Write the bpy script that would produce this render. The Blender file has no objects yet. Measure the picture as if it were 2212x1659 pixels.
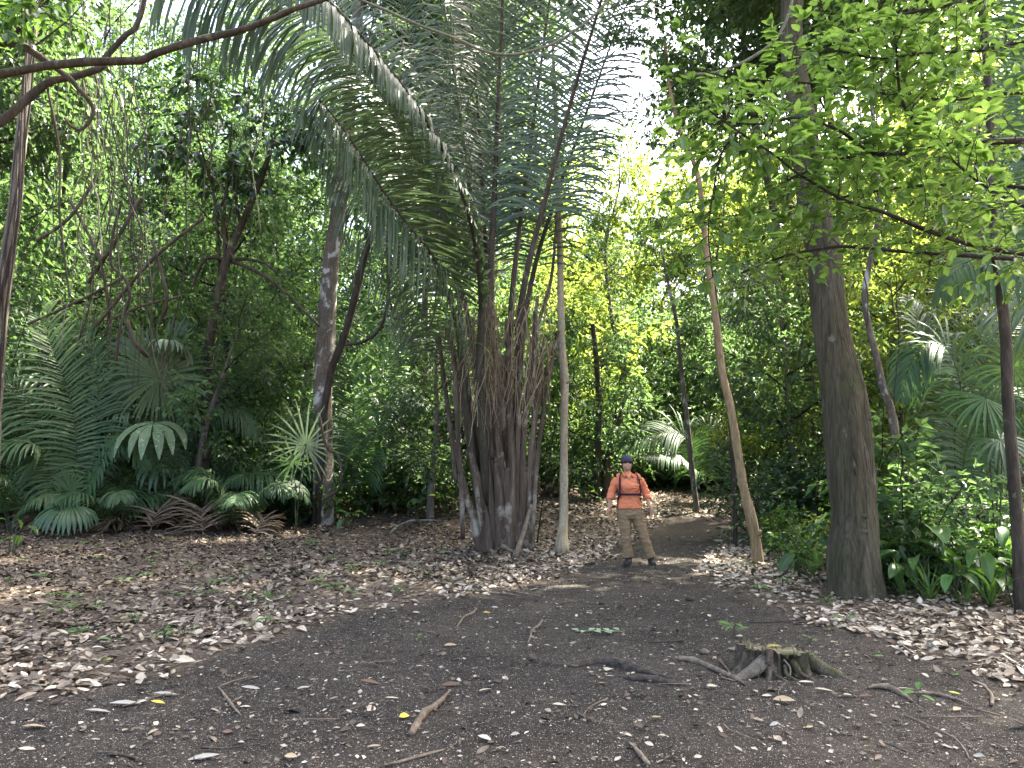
import bpy, math, random
import numpy as np
from mathutils import Vector, Matrix

SC = bpy.context.scene
COL = SC.collection
R = math.radians

# ------------------------------------------------------------------ camera, sky, sun, exposure
PITCH = R(5.74)
CAM_H = 1.6
cam_d = bpy.data.cameras.new('camera')
cam_d.sensor_width = 36.0
cam_d.lens = 27.04
cam_d.clip_start = 0.05
cam_d.clip_end = 2000.0
cam = bpy.data.objects.new('camera', cam_d)
COL.objects.link(cam)
cam.location = (0, 0, CAM_H)
cam.rotation_euler = (R(90) + PITCH, 0, 0)
SC.camera = cam

SUN_EL, SUN_AZ = R(57), R(52)            # azimuth measured from +Y (view direction) towards +X
w = bpy.data.worlds.new('World')
SC.world = w
w.use_nodes = True
nt = w.node_tree
nt.nodes.clear()
sky = nt.nodes.new('ShaderNodeTexSky')
sky.sky_type = 'NISHITA'
sky.sun_disc = False
sky.sun_elevation = SUN_EL
sky.sun_rotation = SUN_AZ
sky.air_density = 0.75
sky.dust_density = 6.0
sky.ozone_density = 0.5
bg = nt.nodes.new('ShaderNodeBackground')
bg.inputs['Strength'].default_value = 0.15
wo = nt.nodes.new('ShaderNodeOutputWorld')
nt.links.new(sky.outputs[0], bg.inputs['Color'])
nt.links.new(bg.outputs[0], wo.inputs['Surface'])

sun_d = bpy.data.lights.new('sun', 'SUN')
sun_d.energy = 5.0
sun_d.angle = R(0.6)
sun_d.color = (1.0, 0.93, 0.80)
sun = bpy.data.objects.new('sun', sun_d)
COL.objects.link(sun)
sun_dir = Vector((math.sin(SUN_AZ) * math.cos(SUN_EL), math.cos(SUN_AZ) * math.cos(SUN_EL), math.sin(SUN_EL)))
sun.rotation_euler = sun_dir.to_track_quat('Z', 'Y').to_euler()
sun.location = sun_dir * 60

SC.view_settings.view_transform = 'Standard'
SC.view_settings.look = 'None'
SC.view_settings.gamma = 1.0
SC.view_settings.exposure = 2.98
SC.render.engine = 'CYCLES'
cy = SC.cycles
cy.use_denoising = True
cy.max_bounces = 7
cy.diffuse_bounces = 5
cy.glossy_bounces = 2
cy.transmission_bounces = 5
cy.transparent_max_bounces = 4
cy.sample_clamp_indirect = 6.0
cy.volume_bounces = 0
cy.caustics_reflective = False
cy.caustics_refractive = False

# ------------------------------------------------------------------ helpers: picture point -> place
F = 1661.6                                # focal length in units of the 2212-wide view of the photo
CP, SP = math.cos(PITCH), math.sin(PITCH)
def ray(px, py):
    x, y = (px - 1106) / F, (829.5 - py) / F
    return np.array([x, CP - y * SP, SP + y * CP])
def at(px, py, Y):
    d = ray(px, py)
    return np.array([0, 0, CAM_H]) + d * (Y / d[1])
def pxm(n, Y):                            # n picture units at depth Y in metres
    return n * Y / F

def _h(i, j, s):
    v = np.sin(i * 127.1 + j * 311.7 + s * 74.7) * 43758.5453
    return v - np.floor(v)
def vn(x, y, s=0.0):
    x = np.asarray(x, float); y = np.asarray(y, float)
    i, j = np.floor(x), np.floor(y)
    u, v = x - i, y - j
    u, v = u * u * (3 - 2 * u), v * v * (3 - 2 * v)
    return (_h(i, j, s) * (1 - u) + _h(i + 1, j, s) * u) * (1 - v) + (_h(i, j + 1, s) * (1 - u) + _h(i + 1, j + 1, s) * u) * v
def fbm(x, y, s=0.0, o=3):
    r, a = 0.0, 0.5
    for k in range(o):
        r = r + a * vn(x * 2 ** k, y * 2 ** k, s + k * 3.1)
        a *= 0.5
    return r
def sstep(x, a, b):
    t = np.clip((np.asarray(x, float) - a) / (b - a), 0, 1)
    return t * t * (3 - 2 * t)

# the bare dirt path, outlined on the ground plane
def flat(px, py):
    d = ray(px, py)
    t = -CAM_H / d[2]
    return d[0] * t, d[1] * t
PATH_PX = [(-500, 1600), (0, 1505), (230, 1490), (420, 1430), (580, 1385), (760, 1335), (950, 1300), (1120, 1268),
           (1240, 1238), (1310, 1205), (1375, 1165), (1450, 1140), (1560, 1138), (1680, 1132), (1700, 1142), (1615, 1158),
           (1560, 1175), (1520, 1205), (1535, 1245), (1600, 1290), (1680, 1325), (1800, 1362), (1930, 1400),
           (2060, 1440), (2212, 1485), (2700, 1600)]
PATH = np.array([flat(*p) for p in PATH_PX] + [(9, 1.5), (9, -12), (-9, -12), (-9, 1.5)])
def path_sd(x, y):                        # signed distance to the path's edge, positive inside
    x = np.asarray(x, float).ravel(); y = np.asarray(y, float).ravel()
    ins = np.zeros(x.shape, bool); dm = np.full(x.shape, 1e9)
    n = len(PATH)
    for k in range(n):
        ax, ay = PATH[k]; bx, by = PATH[(k + 1) % n]
        c = ((ay > y) != (by > y)) & (x < (bx - ax) * (y - ay) / (by - ay + 1e-12) + ax)
        ins ^= c
        ex, ey = bx - ax, by - ay
        t = np.clip(((x - ax) * ex + (y - ay) * ey) / (ex * ex + ey * ey), 0, 1)
        dm = np.minimum(dm, np.hypot(x - ax - t * ex, y - ay - t * ey))
    return np.where(ins, dm, -dm)
def litter_mask(x, y):                    # 0 on bare soil, 1 under the leaf litter
    sd = path_sd(x, y) + (fbm(np.ravel(x) * 1.7, np.ravel(y) * 1.7, 5) - 0.45) * 0.7
    return 1 - sstep(sd, -0.25, 0.18)
def gz(x, y):
    x = np.asarray(x, float); y = np.asarray(y, float)
    z = 0.75 * sstep(y, 16.8, 23) * sstep(x, -6, 0) + 0.55 * sstep(y, 17, 26) * (1 - sstep(x, -6, 0))
    z = z + 2.2 * sstep(y, 24, 50) + 1.2 * sstep(x, 6.5, 16) * sstep(y, 8, 20) + 0.8 * sstep(-x, 9, 22)
    z = z + 0.10 * (fbm(x * 0.35, y * 0.35, 11) - 0.44) + 0.05 * (fbm(x * 1.6, y * 1.6, 2) - 0.44)
    return z
def G(px, py):                            # picture point -> point on the ground
    d = ray(px, py)
    t = np.linspace(2.5, 70, 2700)
    X, Y, Z = d[0] * t, d[1] * t, CAM_H + d[2] * t
    k = np.argmax(Z < gz(X, Y))
    return np.array([X[k], Y[k], float(gz(X[k], Y[k]))])
def on(x, y, dz=0.0):
    return np.array([x, y, float(gz(x, y)) + dz])

# ------------------------------------------------------------------ helpers: meshes and objects
class MB:
    def __init__(s):
        s.v, s.f, s.t, s.e, s.m, s.n = [], [], [], [], [], 0
    def add(s, v, f, tint=0.5, edge=0.0, mat=0):
        v = np.asarray(v, float).reshape(-1, 3)
        s.v.append(v)
        s.t.append(np.broadcast_to(np.asarray(tint, float).ravel(), (len(v),)) if np.size(tint) in (1, len(v)) else tint)
        s.e.append(np.broadcast_to(np.asarray(edge, float).ravel(), (len(v),)))
        for q in (f if isinstance(f, list) else [f]):
            q = np.asarray(q, int)
            s.f.append(q + s.n); s.m.append(np.full(len(q), mat, int))
        s.n += len(v)
    def mesh(s, name, mats, off=(0, 0, 0), smooth=True):
        me = bpy.data.meshes.new(name)
        V = np.concatenate(s.v) - np.asarray(off, float)
        me.vertices.add(len(V)); me.vertices.foreach_set('co', V.astype(np.float32).ravel())
        L = np.concatenate([q.ravel() for q in s.f])
        tot = np.concatenate([np.full(len(q), q.shape[1], int) for q in s.f])
        me.loops.add(len(L)); me.loops.foreach_set('vertex_index', L.astype(np.int32))
        me.polygons.add(len(tot))
        me.polygons.foreach_set('loop_start', (np.cumsum(tot) - tot).astype(np.int32))
        me.polygons.foreach_set('material_index', np.concatenate(s.m).astype(np.int32))
        me.update(calc_edges=True)
        for nm, dat in (('tint', s.t), ('edge', s.e)):
            a = me.attributes.new(nm, 'FLOAT', 'POINT')
            a.data.foreach_set('value', np.concatenate(dat).astype(np.float32))
        if smooth:
            me.polygons.foreach_set('use_smooth', np.ones(len(tot), bool))
        for m in (mats if isinstance(mats, (list, tuple)) else [mats]):
            me.materials.append(m)
        return me
    def build(s, name, mats, parent=None, smooth=True, loc=None):
        off = np.array(parent.location) if parent is not None else (np.array(loc) if loc is not None else np.zeros(3))
        if parent is not None and parent.parent is not None:
            off = np.array(parent.matrix_world.translation) if False else np.array(parent['_abs'])
        o = bpy.data.objects.new(name, s.mesh(name, mats, off, smooth))
        COL.objects.link(o)
        if parent is not None:
            o.parent = parent
        elif loc is not None:
            o.location = loc
        o['_abs'] = [float(q) for q in off]
        return o
def tag(o, label=None, cat=None, group=None, kind=None):
    if label: o['label'] = label
    if cat: o['category'] = cat
    if group: o['group'] = group
    if kind: o['kind'] = kind
    return o
def thing(name, label, cat, loc=(0, 0, 0), group=None):
    o = bpy.data.objects.new(name, None)
    o.empty_display_size = 0.2
    COL.objects.link(o)
    o.location = [float(q) for q in loc]
    o['_abs'] = [float(q) for q in loc]
    return tag(o, label, cat, group)
def copy_tree(o, parent=None):
    c = o.copy(); COL.objects.link(c); c.parent = parent
    for ch in list(o.children):
        copy_tree(ch, c)
    return c

def nrm(a):
    a = np.asarray(a, float)
    return a / (np.linalg.norm(a, axis=-1, keepdims=True) + 1e-12)
def spline(pts, n):
    P = np.asarray(pts, float)
    if len(P) == 2:
        return P[0] + (P[1] - P[0]) * np.linspace(0, 1, n)[:, None]
    Q = np.vstack([2 * P[0] - P[1], P, 2 * P[-1] - P[-2]])
    s = np.concatenate([[0], np.cumsum(np.linalg.norm(np.diff(P[:, :3], axis=0), axis=1))]); s /= s[-1]
    u = np.linspace(0, 1, n)
    k = np.clip(np.searchsorted(s, u, 'right') - 1, 0, len(P) - 2)
    t = ((u - s[k]) / (s[k + 1] - s[k] + 1e-12))[:, None]
    a, b, c, d = Q[k], Q[k + 1], Q[k + 2], Q[k + 3]
    return 0.5 * (2 * b + (c - a) * t + (2 * a - 5 * b + 4 * c - d) * t * t + (3 * b - a - 3 * c + d) * t ** 3)
def frames(P):
    T = nrm(np.gradient(P, axis=0))
    u = np.cross(T[0], [0.31, 0.2, 0.93])
    if np.linalg.norm(u) < 0.1: u = np.cross(T[0], [1, 0, 0])
    U = np.zeros_like(P); u = nrm(u)
    for k in range(len(P)):
        u = u - T[k] * (u @ T[k]); u = nrm(u); U[k] = u
    return T, U, np.cross(T, U)
def tube(mb, P, r, seg=8, rough=0.0, tint=0.5, mat=0, rs=0, cap=True, flatv=1.0):
    P = np.asarray(P, float); n = len(P)
    r = np.asarray(r, float).ravel()
    r = np.interp(np.linspace(0, 1, n), np.linspace(0, 1, len(r)), r) if len(r) > 1 else np.full(n, r[0])
    T, U, V = frames(P)
    a = np.linspace(0, 2 * np.pi, seg, endpoint=False)
    rr = r[:, None] * np.ones(seg)[None]
    if rough:
        d = np.concatenate([[0], np.cumsum(np.linalg.norm(np.diff(P, axis=0), axis=1))])
        ca, sa = np.cos(a) * 1.3, np.sin(a) * 1.3
        q = d[:, None] / (np.mean(r) * 5 + 1e-6)
        rr = rr * (1 + rough * 2 * (vn(ca[None] * 1.6 + q * 0.7 + rs, sa[None] * 1.6 + q * 0.5, rs) - 0.5)
                   + rough * (vn(ca[None] * 5 + q * 3 + rs, sa[None] * 5, rs + 4) - 0.5))
    X = P[:, None] + rr[..., None] * (np.cos(a)[None, :, None] * U[:, None] + flatv * np.sin(a)[None, :, None] * V[:, None])
    i = np.arange(n - 1)[:, None] * seg; j = np.arange(seg)[None]; j2 = (j + 1) % seg
    q = np.stack([i + j, i + j2, i + seg + j2, i + seg + j], -1).reshape(-1, 4)
    fs = [q]
    if cap:
        fs.append(np.arange(seg)[None, ::-1].copy()); fs.append((np.arange(seg) + (n - 1) * seg)[None])
    mb.add(X.reshape(-1, 3), fs, tint, np.repeat(np.linspace(0, 1, n), seg), mat)

# leaves: arrays of blades. fine=True has a midrib, a fold and a curl
def leaves(mb, P, D, N, L, W, tint, fine=False, droop=0.12, fold=0.12, mat=0):
    P = np.asarray(P, float).reshape(-1, 3); n = len(P)
    D = nrm(D); S = nrm(np.cross(D, N)); N = np.cross(S, D)
    L = np.broadcast_to(np.asarray(L, float), (n,))[:, None]; W = np.broadcast_to(np.asarray(W, float), (n,))[:, None]
    droop = np.broadcast_to(np.asarray(droop, float), (n,))[:, None]
    if not fine:
        m = P + D * L * 0.45
        X = np.stack([P, m + S * W / 2 + N * W * fold, P + D * L - N * L * droop, m - S * W / 2 + N * W * fold], 1)
        k = np.arange(n)[:, None] * 4
        f = np.concatenate([k + [0, 2, 1], k + [0, 3, 2]])
        mb.add(X.reshape(-1, 3), f, np.repeat(np.broadcast_to(tint, (n,)), 4), 0.5, mat)
        return
    rows = [(0, 0), (0.22, 0.72), (0.48, 1.0), (0.76, 0.66), (1.0, 0)]
    X = []; E = []
    for t, wd in rows:
        c = P + D * L * t - N * L * droop * t * t
        if wd == 0:
            X.append(c); E.append(0)
        else:
            X += [c + S * W * wd / 2 + N * W * fold * wd, c, c - S * W * wd / 2 + N * W * fold * wd]; E += [1, 0, 1]
    X = np.stack(X, 1)
    k = np.arange(n)[:, None] * 11
    tri = np.concatenate([k + [0, 2, 1], k + [0, 3, 2], k + [10, 7, 8], k + [10, 8, 9]])
    quad = np.concatenate([k + [1, 2, 5, 4], k + [2, 3, 6, 5], k + [4, 5, 8, 7], k + [5, 6, 9, 8]])
    mb.add(X.reshape(-1, 3), [tri, quad], np.repeat(np.broadcast_to(tint, (n,)), 11), np.tile(np.array(E, float), n), mat)

# strips: n blades given as centre lines (n,K,3), width direction (n,K,3) and half widths (n,K); folded along the middle
def strips(mb, C, Wd, hw, Nn, tint, fold=0.25, mat=0):
    n, K, _ = C.shape
    X = np.stack([C + Wd * hw[..., None] + Nn * hw[..., None] * fold, C, C - Wd * hw[..., None] + Nn * hw[..., None] * fold], 2)
    k = (np.arange(n) * K * 3)[:, None, None]; i = (np.arange(K - 1) * 3)[None, :, None]
    q1 = (k + i + np.array([0, 1, 4, 3])).reshape(-1, 4); q2 = (k + i + np.array([1, 2, 5, 4])).reshape(-1, 4)
    e = np.tile(np.array([1.0, 0, 1.0]), n * K)
    mb.add(X.reshape(-1, 3), np.concatenate([q1, q2]), np.repeat(np.broadcast_to(tint, (n,)), K * 3), e, mat)

def frond(mbR, mbL, pts, rg, n=90, L=1.0, W=0.05, r0=0.05, start=0.12, ang=(75, 25), grav=0.5, up=(0, 0, 1), vee=0.25, sideL=1.0,
          jit=0.08, K=5, seg=6, broken=0.0, tipL=0.35, tint=(0.2, 0.9), fold=0.3, rtint=0.5, ranks=0.0, taper=0.18):
    """One feather palm leaf: a tapering rachis through pts with n leaflets on each side."""
    P = spline(pts, 44)
    u = np.linspace(0, 1, 44)
    tube(mbR, P, r0 * (np.interp(u, [0, .2, .4, .7, 1], taper) if np.size(taper) > 1 else (1 - u * (1 - taper))), seg, 0.06, rtint, rs=rg.random() * 50)
    T = nrm(np.gradient(P, axis=0))
    up = np.asarray(up, float)
    for side in (-1, 1):
        t = start + (1 - start) * (np.arange(n) + rg.uniform(-0.3, 0.3, n)) / n
        t = np.clip(t, start, 1)
        if broken: t = t[rg.random(len(t)) > broken]
        m = len(t)
        ip = np.stack([np.interp(t, u, P[:, k]) for k in range(3)], 1)
        it = nrm(np.stack([np.interp(t, u, T[:, k]) for k in range(3)], 1))
        Uu = nrm(up[None] - it * (it @ up)[:, None])
        S = np.cross(it, Uu) * side
        s = (t - start) / (1 - start)
        a = np.radians(ang[0] + (ang[1] - ang[0]) * s) + rg.normal(0, jit, m)
        ln = L * (0.45 + 0.55 * np.sin(np.pi * np.clip(s * 0.75 + 0.2, 0, 1))) * np.where(s > 0.8, 1 - (s - 0.8) / 0.2 * (1 - tipL), 1) * rg.uniform(0.86, 1.06, m) * (sideL if side < 0 else 1.0)
        d = nrm(np.cos(a)[:, None] * it + np.sin(a)[:, None] * S + (vee + rg.normal(0, jit + ranks, m))[:, None] * Uu)
        C = [ip]; Ds = [d]
        g = (np.interp(s, np.linspace(0, 1, len(grav)), grav) if np.size(grav) > 1 else grav) * rg.uniform(0.7, 1.3, m)
        for k in range(1, K):
            d = nrm(d + np.array([0, 0, -1.0]) * (g * k / K)[:, None])
            C.append(C[-1] + d * (ln / (K - 1))[:, None]); Ds.append(d)
        C = np.stack(C, 1); Ds = np.stack(Ds, 1)
        Wd = nrm(np.cross(Ds, Uu[:, None] + 0.35 * it[:, None]))
        Nn = np.cross(Wd, Ds)
        prof = np.interp(np.linspace(0, 1, K), [0, 0.12, 0.5, 0.8, 1], [0.45, 0.9, 1, 0.7, 0.06])
        hw = (W / 2) * prof[None] * rg.uniform(0.85, 1.1, m)[:, None]
        strips(mbL, C, Wd, hw, Nn, rg.uniform(tint[0], tint[1], m), fold)

def fan(mb, hub, axis, nrmv, rad, rg, n=22, spread=320, split=0.45, grav=0.5, gap=0.92, tint=(0.3, 0.8), fold=0.35, K=7, jit=0.03):
    """One fan palm blade: pleated rays joined near the hub, split and drooping towards the tips."""
    axis = nrm(axis); nv = np.asarray(nrmv, float); nv = nrm(nv - axis * (nv @ axis)); sd = np.cross(nv, axis)
    a = np.radians(np.linspace(-spread / 2, spread / 2, n)) + rg.normal(0, jit, n)
    d = np.cos(a)[:, None] * axis + np.sin(a)[:, None] * sd
    ln = rad * (0.78 + 0.22 * np.cos(a * 0.5) ** 2) * rg.uniform(0.9, 1.05, n)
    r = np.linspace(0.03, 1, K)
    C = [np.repeat(np.asarray(hub, float)[None], n, 0) + d * (ln * r[0])[:, None]]; Ds = [d]
    for k in range(1, K):
        d = nrm(d + np.array([0, 0, -1.0]) * grav * (r[k] ** 1.5) * rg.uniform(0.7, 1.3, n)[:, None] * 0.55)
        C.append(C[-1] + d * (ln * (r[k] - r[k - 1]))[:, None]); Ds.append(d)
    C = np.stack(C, 1); Ds = np.stack(Ds, 1)
    Wd = nrm(np.cross(Ds, np.broadcast_to(nv, Ds.shape)) + 1e-6)
    dth = np.radians(spread) / n
    w0 = ln[:, None] * r[None] * dth / 2 * gap
    ws = ln[:, None] * split * dth / 2 * gap * 1.15
    hw = np.where(r[None] < split, w0, ws * np.interp(r, [split, 0.75, 1], [1, 0.8, 0.08])[None])
    strips(mb, C, Wd, hw, np.cross(Wd, Ds), rg.uniform(tint[0], tint[1], n), fold)

def twig_leaves(mbB, mbL, P, rg, Lf, Wf, step, fine=False, r=0.006, tint=(0.2, 0.9), planar=0.35, droop=0.18, bmat=0, lmat=0, s0=0.1, term=3, ang=52):
    """A twig along P with alternate leaves held in sprays."""
    P = np.asarray(P, float)
    if mbB is not None:
        tube(mbB, P, np.linspace(r, r * 0.35, len(P)), 4, 0, 0.5, bmat, cap=False)
    d = np.concatenate([[0], np.cumsum(np.linalg.norm(np.diff(P, axis=0), axis=1))])
    k = max(2, int(d[-1] * (1 - s0) / step))
    t = np.linspace(s0 * d[-1], d[-1], k)
    t = np.concatenate([t, np.full(term, d[-1])])
    k = len(t)
    ip = np.stack([np.interp(t, d, P[:, q]) for q in range(3)], 1)
    T = nrm(np.gradient(P, axis=0)); it = nrm(np.stack([np.interp(t, d, T[:, q]) for q in range(3)], 1))
    upv = nrm(np.array([0, 0, 1.0]) + rg.normal(0, planar, (k, 3)))
    S = nrm(np.cross(it, upv)); sg = np.where(np.arange(k) % 2 == 0, 1, -1)[:, None]
    a = np.radians(ang + rg.normal(0, 18, k))[:, None]
    if term: a[-term:, 0] *= rg.uniform(-0.2, 1.0, term)
    D = np.cos(a) * it + sg * np.sin(a) * S + np.array([0, 0, -1.0]) * rg.uniform(-0.05, droop * 2, (k, 1))
    leaves(mbL, ip, D, upv, Lf * rg.uniform(0.6, 1.15, k), Wf * rg.uniform(0.75, 1.15, k), rg.uniform(tint[0], tint[1], k), fine,
           rg.uniform(0.0, droop * 1.6, k), 0.14, lmat)

def wander(p, d, length, n, rg, bend=0.25, up=0.0):
    P = [np.asarray(p, float)]; d = nrm(d)
    for k in range(n - 1):
        d = nrm(d + rg.normal(0, bend, 3) / math.sqrt(n) * 1.6 + np.array([0, 0, up]) / n)
        P.append(P[-1] + d * length / (n - 1))
    return np.array(P)

def limb_foliage(mbB, mbL, P, r0, rg, ntw, tl, Lf, Wf, step, fine=False, flat=0.4, t0=0.1, tint=(0.2, 0.9), droop=0.18, sub=2, upb=0.1, bmat=0, lmat=0, tr=0.007, planar=0.35):
    """A limb along P carrying ntw twigs, each with sub twigs, all bearing leaves."""
    P = np.asarray(P, float); n = len(P)
    if mbB is not None:
        tube(mbB, P, np.linspace(r0, r0 * 0.3, n), 6, 0.1, 0.5, bmat, rs=rg.random() * 40)
    u = np.linspace(0, 1, n); T = nrm(np.gradient(P, axis=0))
    for k in range(ntw):
        t = t0 + (1 - t0) * (k + rg.random()) / ntw
        p = np.array([np.interp(t, u, P[:, q]) for q in range(3)]); d = nrm(np.array([np.interp(t, u, T[:, q]) for q in range(3)]))
        s = rg.normal(0, 1, 3) * np.array([1, 1, flat]); s = nrm(s - d * (s @ d))
        q = wander(p, nrm(d * rg.uniform(0.3, 0.9) + s), tl * rg.uniform(0.55, 1.2) * (1.15 - 0.5 * t), 6, rg, 0.3, upb)
        twig_leaves(mbB, mbL, q, rg, Lf, Wf, step, fine, tr, tint, planar, droop, bmat, lmat)
        for j in range(sub):
            m = rg.integers(1, 5); d2 = nrm(q[m + 1 if m < 5 else 5] - q[m])
            s2 = rg.normal(0, 1, 3) * np.array([1, 1, flat]); s2 = nrm(s2 - d2 * (s2 @ d2))
            q2 = wander(q[m], nrm(d2 * 0.6 + s2), tl * rg.uniform(0.3, 0.6), 5, rg, 0.3, upb)
            twig_leaves(mbB, mbL, q2, rg, Lf, Wf, step, fine, tr * 0.7, tint, planar, droop, bmat, lmat)

# ------------------------------------------------------------------ materials
class NT:
    def __init__(s, name):
        s.m = bpy.data.materials.new(name); s.m.use_nodes = True
        s.t = s.m.node_tree; s.t.nodes.clear()
        s.out = s.n('ShaderNodeOutputMaterial')
    def n(s, k, **kw):
        q = s.t.nodes.new(k)
        for a, b in kw.items(): setattr(q, a, b)
        return q
    def l(s, a, b): s.t.links.new(a, b)
    def attr(s, nm): return s.n('ShaderNodeAttribute', attribute_name=nm).outputs['Fac']
    def ramp(s, fac, stops):
        r = s.n('ShaderNodeValToRGB'); e = r.color_ramp.elements
        while len(e) < len(stops): e.new(0.5)
        for q, (p, c) in zip(e, stops):
            q.position = p; q.color = (c[0], c[1], c[2], 1) if np.size(c) > 1 else (c, c, c, 1)
        s.l(fac, r.inputs[0]); return r.outputs[0]
    def noise(s, scale, detail=3, vec=None, rough=0.55, dist=0.0):
        q = s.n('ShaderNodeTexNoise'); q.inputs['Scale'].default_value = scale; q.inputs['Detail'].default_value = detail
        q.inputs['Roughness'].default_value = rough; q.inputs['Distortion'].default_value = dist
        if vec is not None: s.l(vec, q.inputs['Vector'])
        return q.outputs['Fac']
    def coord(s, scale=(1, 1, 1)):
        c = s.n('ShaderNodeTexCoord'); m = s.n('ShaderNodeMapping'); m.inputs['Scale'].default_value = scale
        s.l(c.outputs['Object'], m.inputs['Vector']); return m.outputs[0]
    def mix(s, fac, a, b, mode='MIX'):
        q = s.n('ShaderNodeMix', data_type='RGBA', blend_type=mode)
        for v, i in ((fac, 0), (a, 6), (b, 7)):
            if isinstance(v, (int, float)): q.inputs[i].default_value = v
            elif isinstance(v, tuple): q.inputs[i].default_value = (*v, 1)
            else: s.l(v, q.inputs[i])
        return q.outputs[2]
    def math(s, op, a, b=0.0):
        q = s.n('ShaderNodeMath', operation=op)
        for v, i in ((a, 0), (b, 1)):
            if isinstance(v, (int, float)): q.inputs[i].default_value = v
            else: s.l(v, q.inputs[i])
        return q.outputs[0]
    def bump(s, h, strength=0.5, dist=0.02):
        q = s.n('ShaderNodeBump'); q.inputs['Strength'].default_value = strength; q.inputs['Distance'].default_value = dist
        s.l(h, q.inputs['Height']); return q.outputs[0]
    def bsdf(s, col, rough=0.7, normal=None, spec=0.3, sheen=0.0):
        q = s.n('ShaderNodeBsdfPrincipled')
        if isinstance(col, tuple): q.inputs['Base Color'].default_value = (*col, 1)
        else: s.l(col, q.inputs['Base Color'])
        if isinstance(rough, (int, float)): q.inputs['Roughness'].default_value = rough
        else: s.l(rough, q.inputs['Roughness'])
        q.inputs['Specular IOR Level'].default_value = spec
        if normal is not None: s.l(normal, q.inputs['Normal'])
        return q.outputs[0]
    def done(s, sh): s.l(sh, s.out.inputs['Surface']); return s.m

def leaf_mat(name, dark, light, trans, tf=0.4, rough=0.45, spec=0.35, ovar=0.0, rib=0.0, spots=None, vscale=0):
    k = NT(name)
    c = k.ramp(k.attr('tint'), [(0.0, dark), (1.0, light)])
    tr = k.mix(0.5, trans, c)
    if rib:
        e = k.ramp(k.attr('edge'), [(0.0, 1.0), (0.22, 0.0)])
        c = k.mix(k.math('MULTIPLY', e, rib), c, tuple(min(1, x * 2.4 + 0.03) for x in light))
    nz = k.noise(9.0, 2, k.coord())
    c = k.mix(k.ramp(nz, [(0.35, 0.0), (0.75, 0.45)]), c, tuple(x * 0.55 for x in dark))
    if spots:
        sp = k.noise(spots[1], 2, k.coord())
        c = k.mix(k.ramp(sp, [(0.60, 0.0), (0.66, 1.0)]), c, spots[0])
    if ovar:
        oi = k.n('ShaderNodeObjectInfo'); h = k.n('ShaderNodeHueSaturation')
        mr = k.n('ShaderNodeMapRange'); mr.inputs[3].default_value = 1 - ovar; mr.inputs[4].default_value = 1 + ovar
        k.l(oi.outputs['Random'], mr.inputs[0]); k.l(mr.outputs[0], h.inputs['Value'])
        mh = k.n('ShaderNodeMapRange'); mh.inputs[3].default_value = 0.485; mh.inputs[4].default_value = 0.51
        k.l(k.math('FRACT', k.math('MULTIPLY', oi.outputs['Random'], 7.3)), mh.inputs[0]); k.l(mh.outputs[0], h.inputs['Hue'])
        k.l(c, h.inputs['Color']); c = h.outputs[0]
    p = k.bsdf(c, rough, None, spec)
    t = k.n('ShaderNodeBsdfTranslucent'); k.l(tr, t.inputs['Color'])
    m = k.n('ShaderNodeMixShader'); m.inputs[0].default_value = tf
    k.l(p, m.inputs[1]); k.l(t.outputs[0], m.inputs[2])
    return k.done(m.outputs[0])

def bark_mat(name, dark, mid, light, scale=(6, 6, 1.5), patch=None, patch_th=(0.56, 0.64), pscale=3.0, moss=None, bump=0.6, rough=0.85, crack=0.0):
    k = NT(name)
    v = k.coord(scale)
    n1 = k.noise(1.0, 6, v, 0.65); n2 = k.noise(6.0, 4, v, 0.6)
    c = k.ramp(n1, [(0.3, dark), (0.52, mid), (0.75, light)])
    c = k.mix(k.ramp(n2, [(0.35, 0.55), (0.65, 0.0)]), c, tuple(x * 0.45 for x in dark))
    if patch:
        c = k.mix(k.ramp(k.noise(pscale, 5, k.coord((1, 1, 0.7)), 0.6, 0.3), [(patch_th[0], 0.0), (patch_th[1], 1.0)]), c, patch)
    if moss:
        c = k.mix(k.ramp(k.noise(3.4, 5, k.coord(), 0.65), [(0.52, 0.0), (0.64, 0.62)]), c, moss)
    h = k.math('ADD', n1, k.math('MULTIPLY', n2, 0.6))
    if crack:
        w = k.n('ShaderNodeTexVoronoi', feature='DISTANCE_TO_EDGE'); w.inputs['Scale'].default_value = 1.6
        k.l(k.coord((scale[0] * 1.2, scale[1] * 1.2, scale[2] * 0.6)), w.inputs['Vector'])
        cr = k.ramp(w.outputs['Distance'], [(0.0, 0.0), (0.09, 1.0)])
        h = k.math('ADD', h, k.math('MULTIPLY', cr, crack))
        c = k.mix(k.math('MULTIPLY', k.math('SUBTRACT', 1.0, cr), 0.6 * crack), c, tuple(x * 0.3 for x in dark))
    return k.done(k.bsdf(c, rough, k.bump(h, bump, 0.03), 0.2))

def ramp_mat(name, stops, rough=0.8, spec=0.2, tf=0.0, nscale=14.0, dk=0.5):
    k = NT(name)
    c = k.ramp(k.attr('tint'), stops)
    c = k.mix(k.ramp(k.noise(nscale, 3, k.coord()), [(0.35, dk), (0.65, 0.0)]), c, tuple(x * 0.4 for x in stops[0][1]))
    p = k.bsdf(c, rough, None, spec)
    if tf:
        t = k.n('ShaderNodeBsdfTranslucent'); k.l(c, t.inputs['Color'])
        m = k.n('ShaderNodeMixShader'); m.inputs[0].default_value = tf
        k.l(p, m.inputs[1]); k.l(t.outputs[0], m.inputs[2]); p = m.outputs[0]
    return k.done(p)

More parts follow.
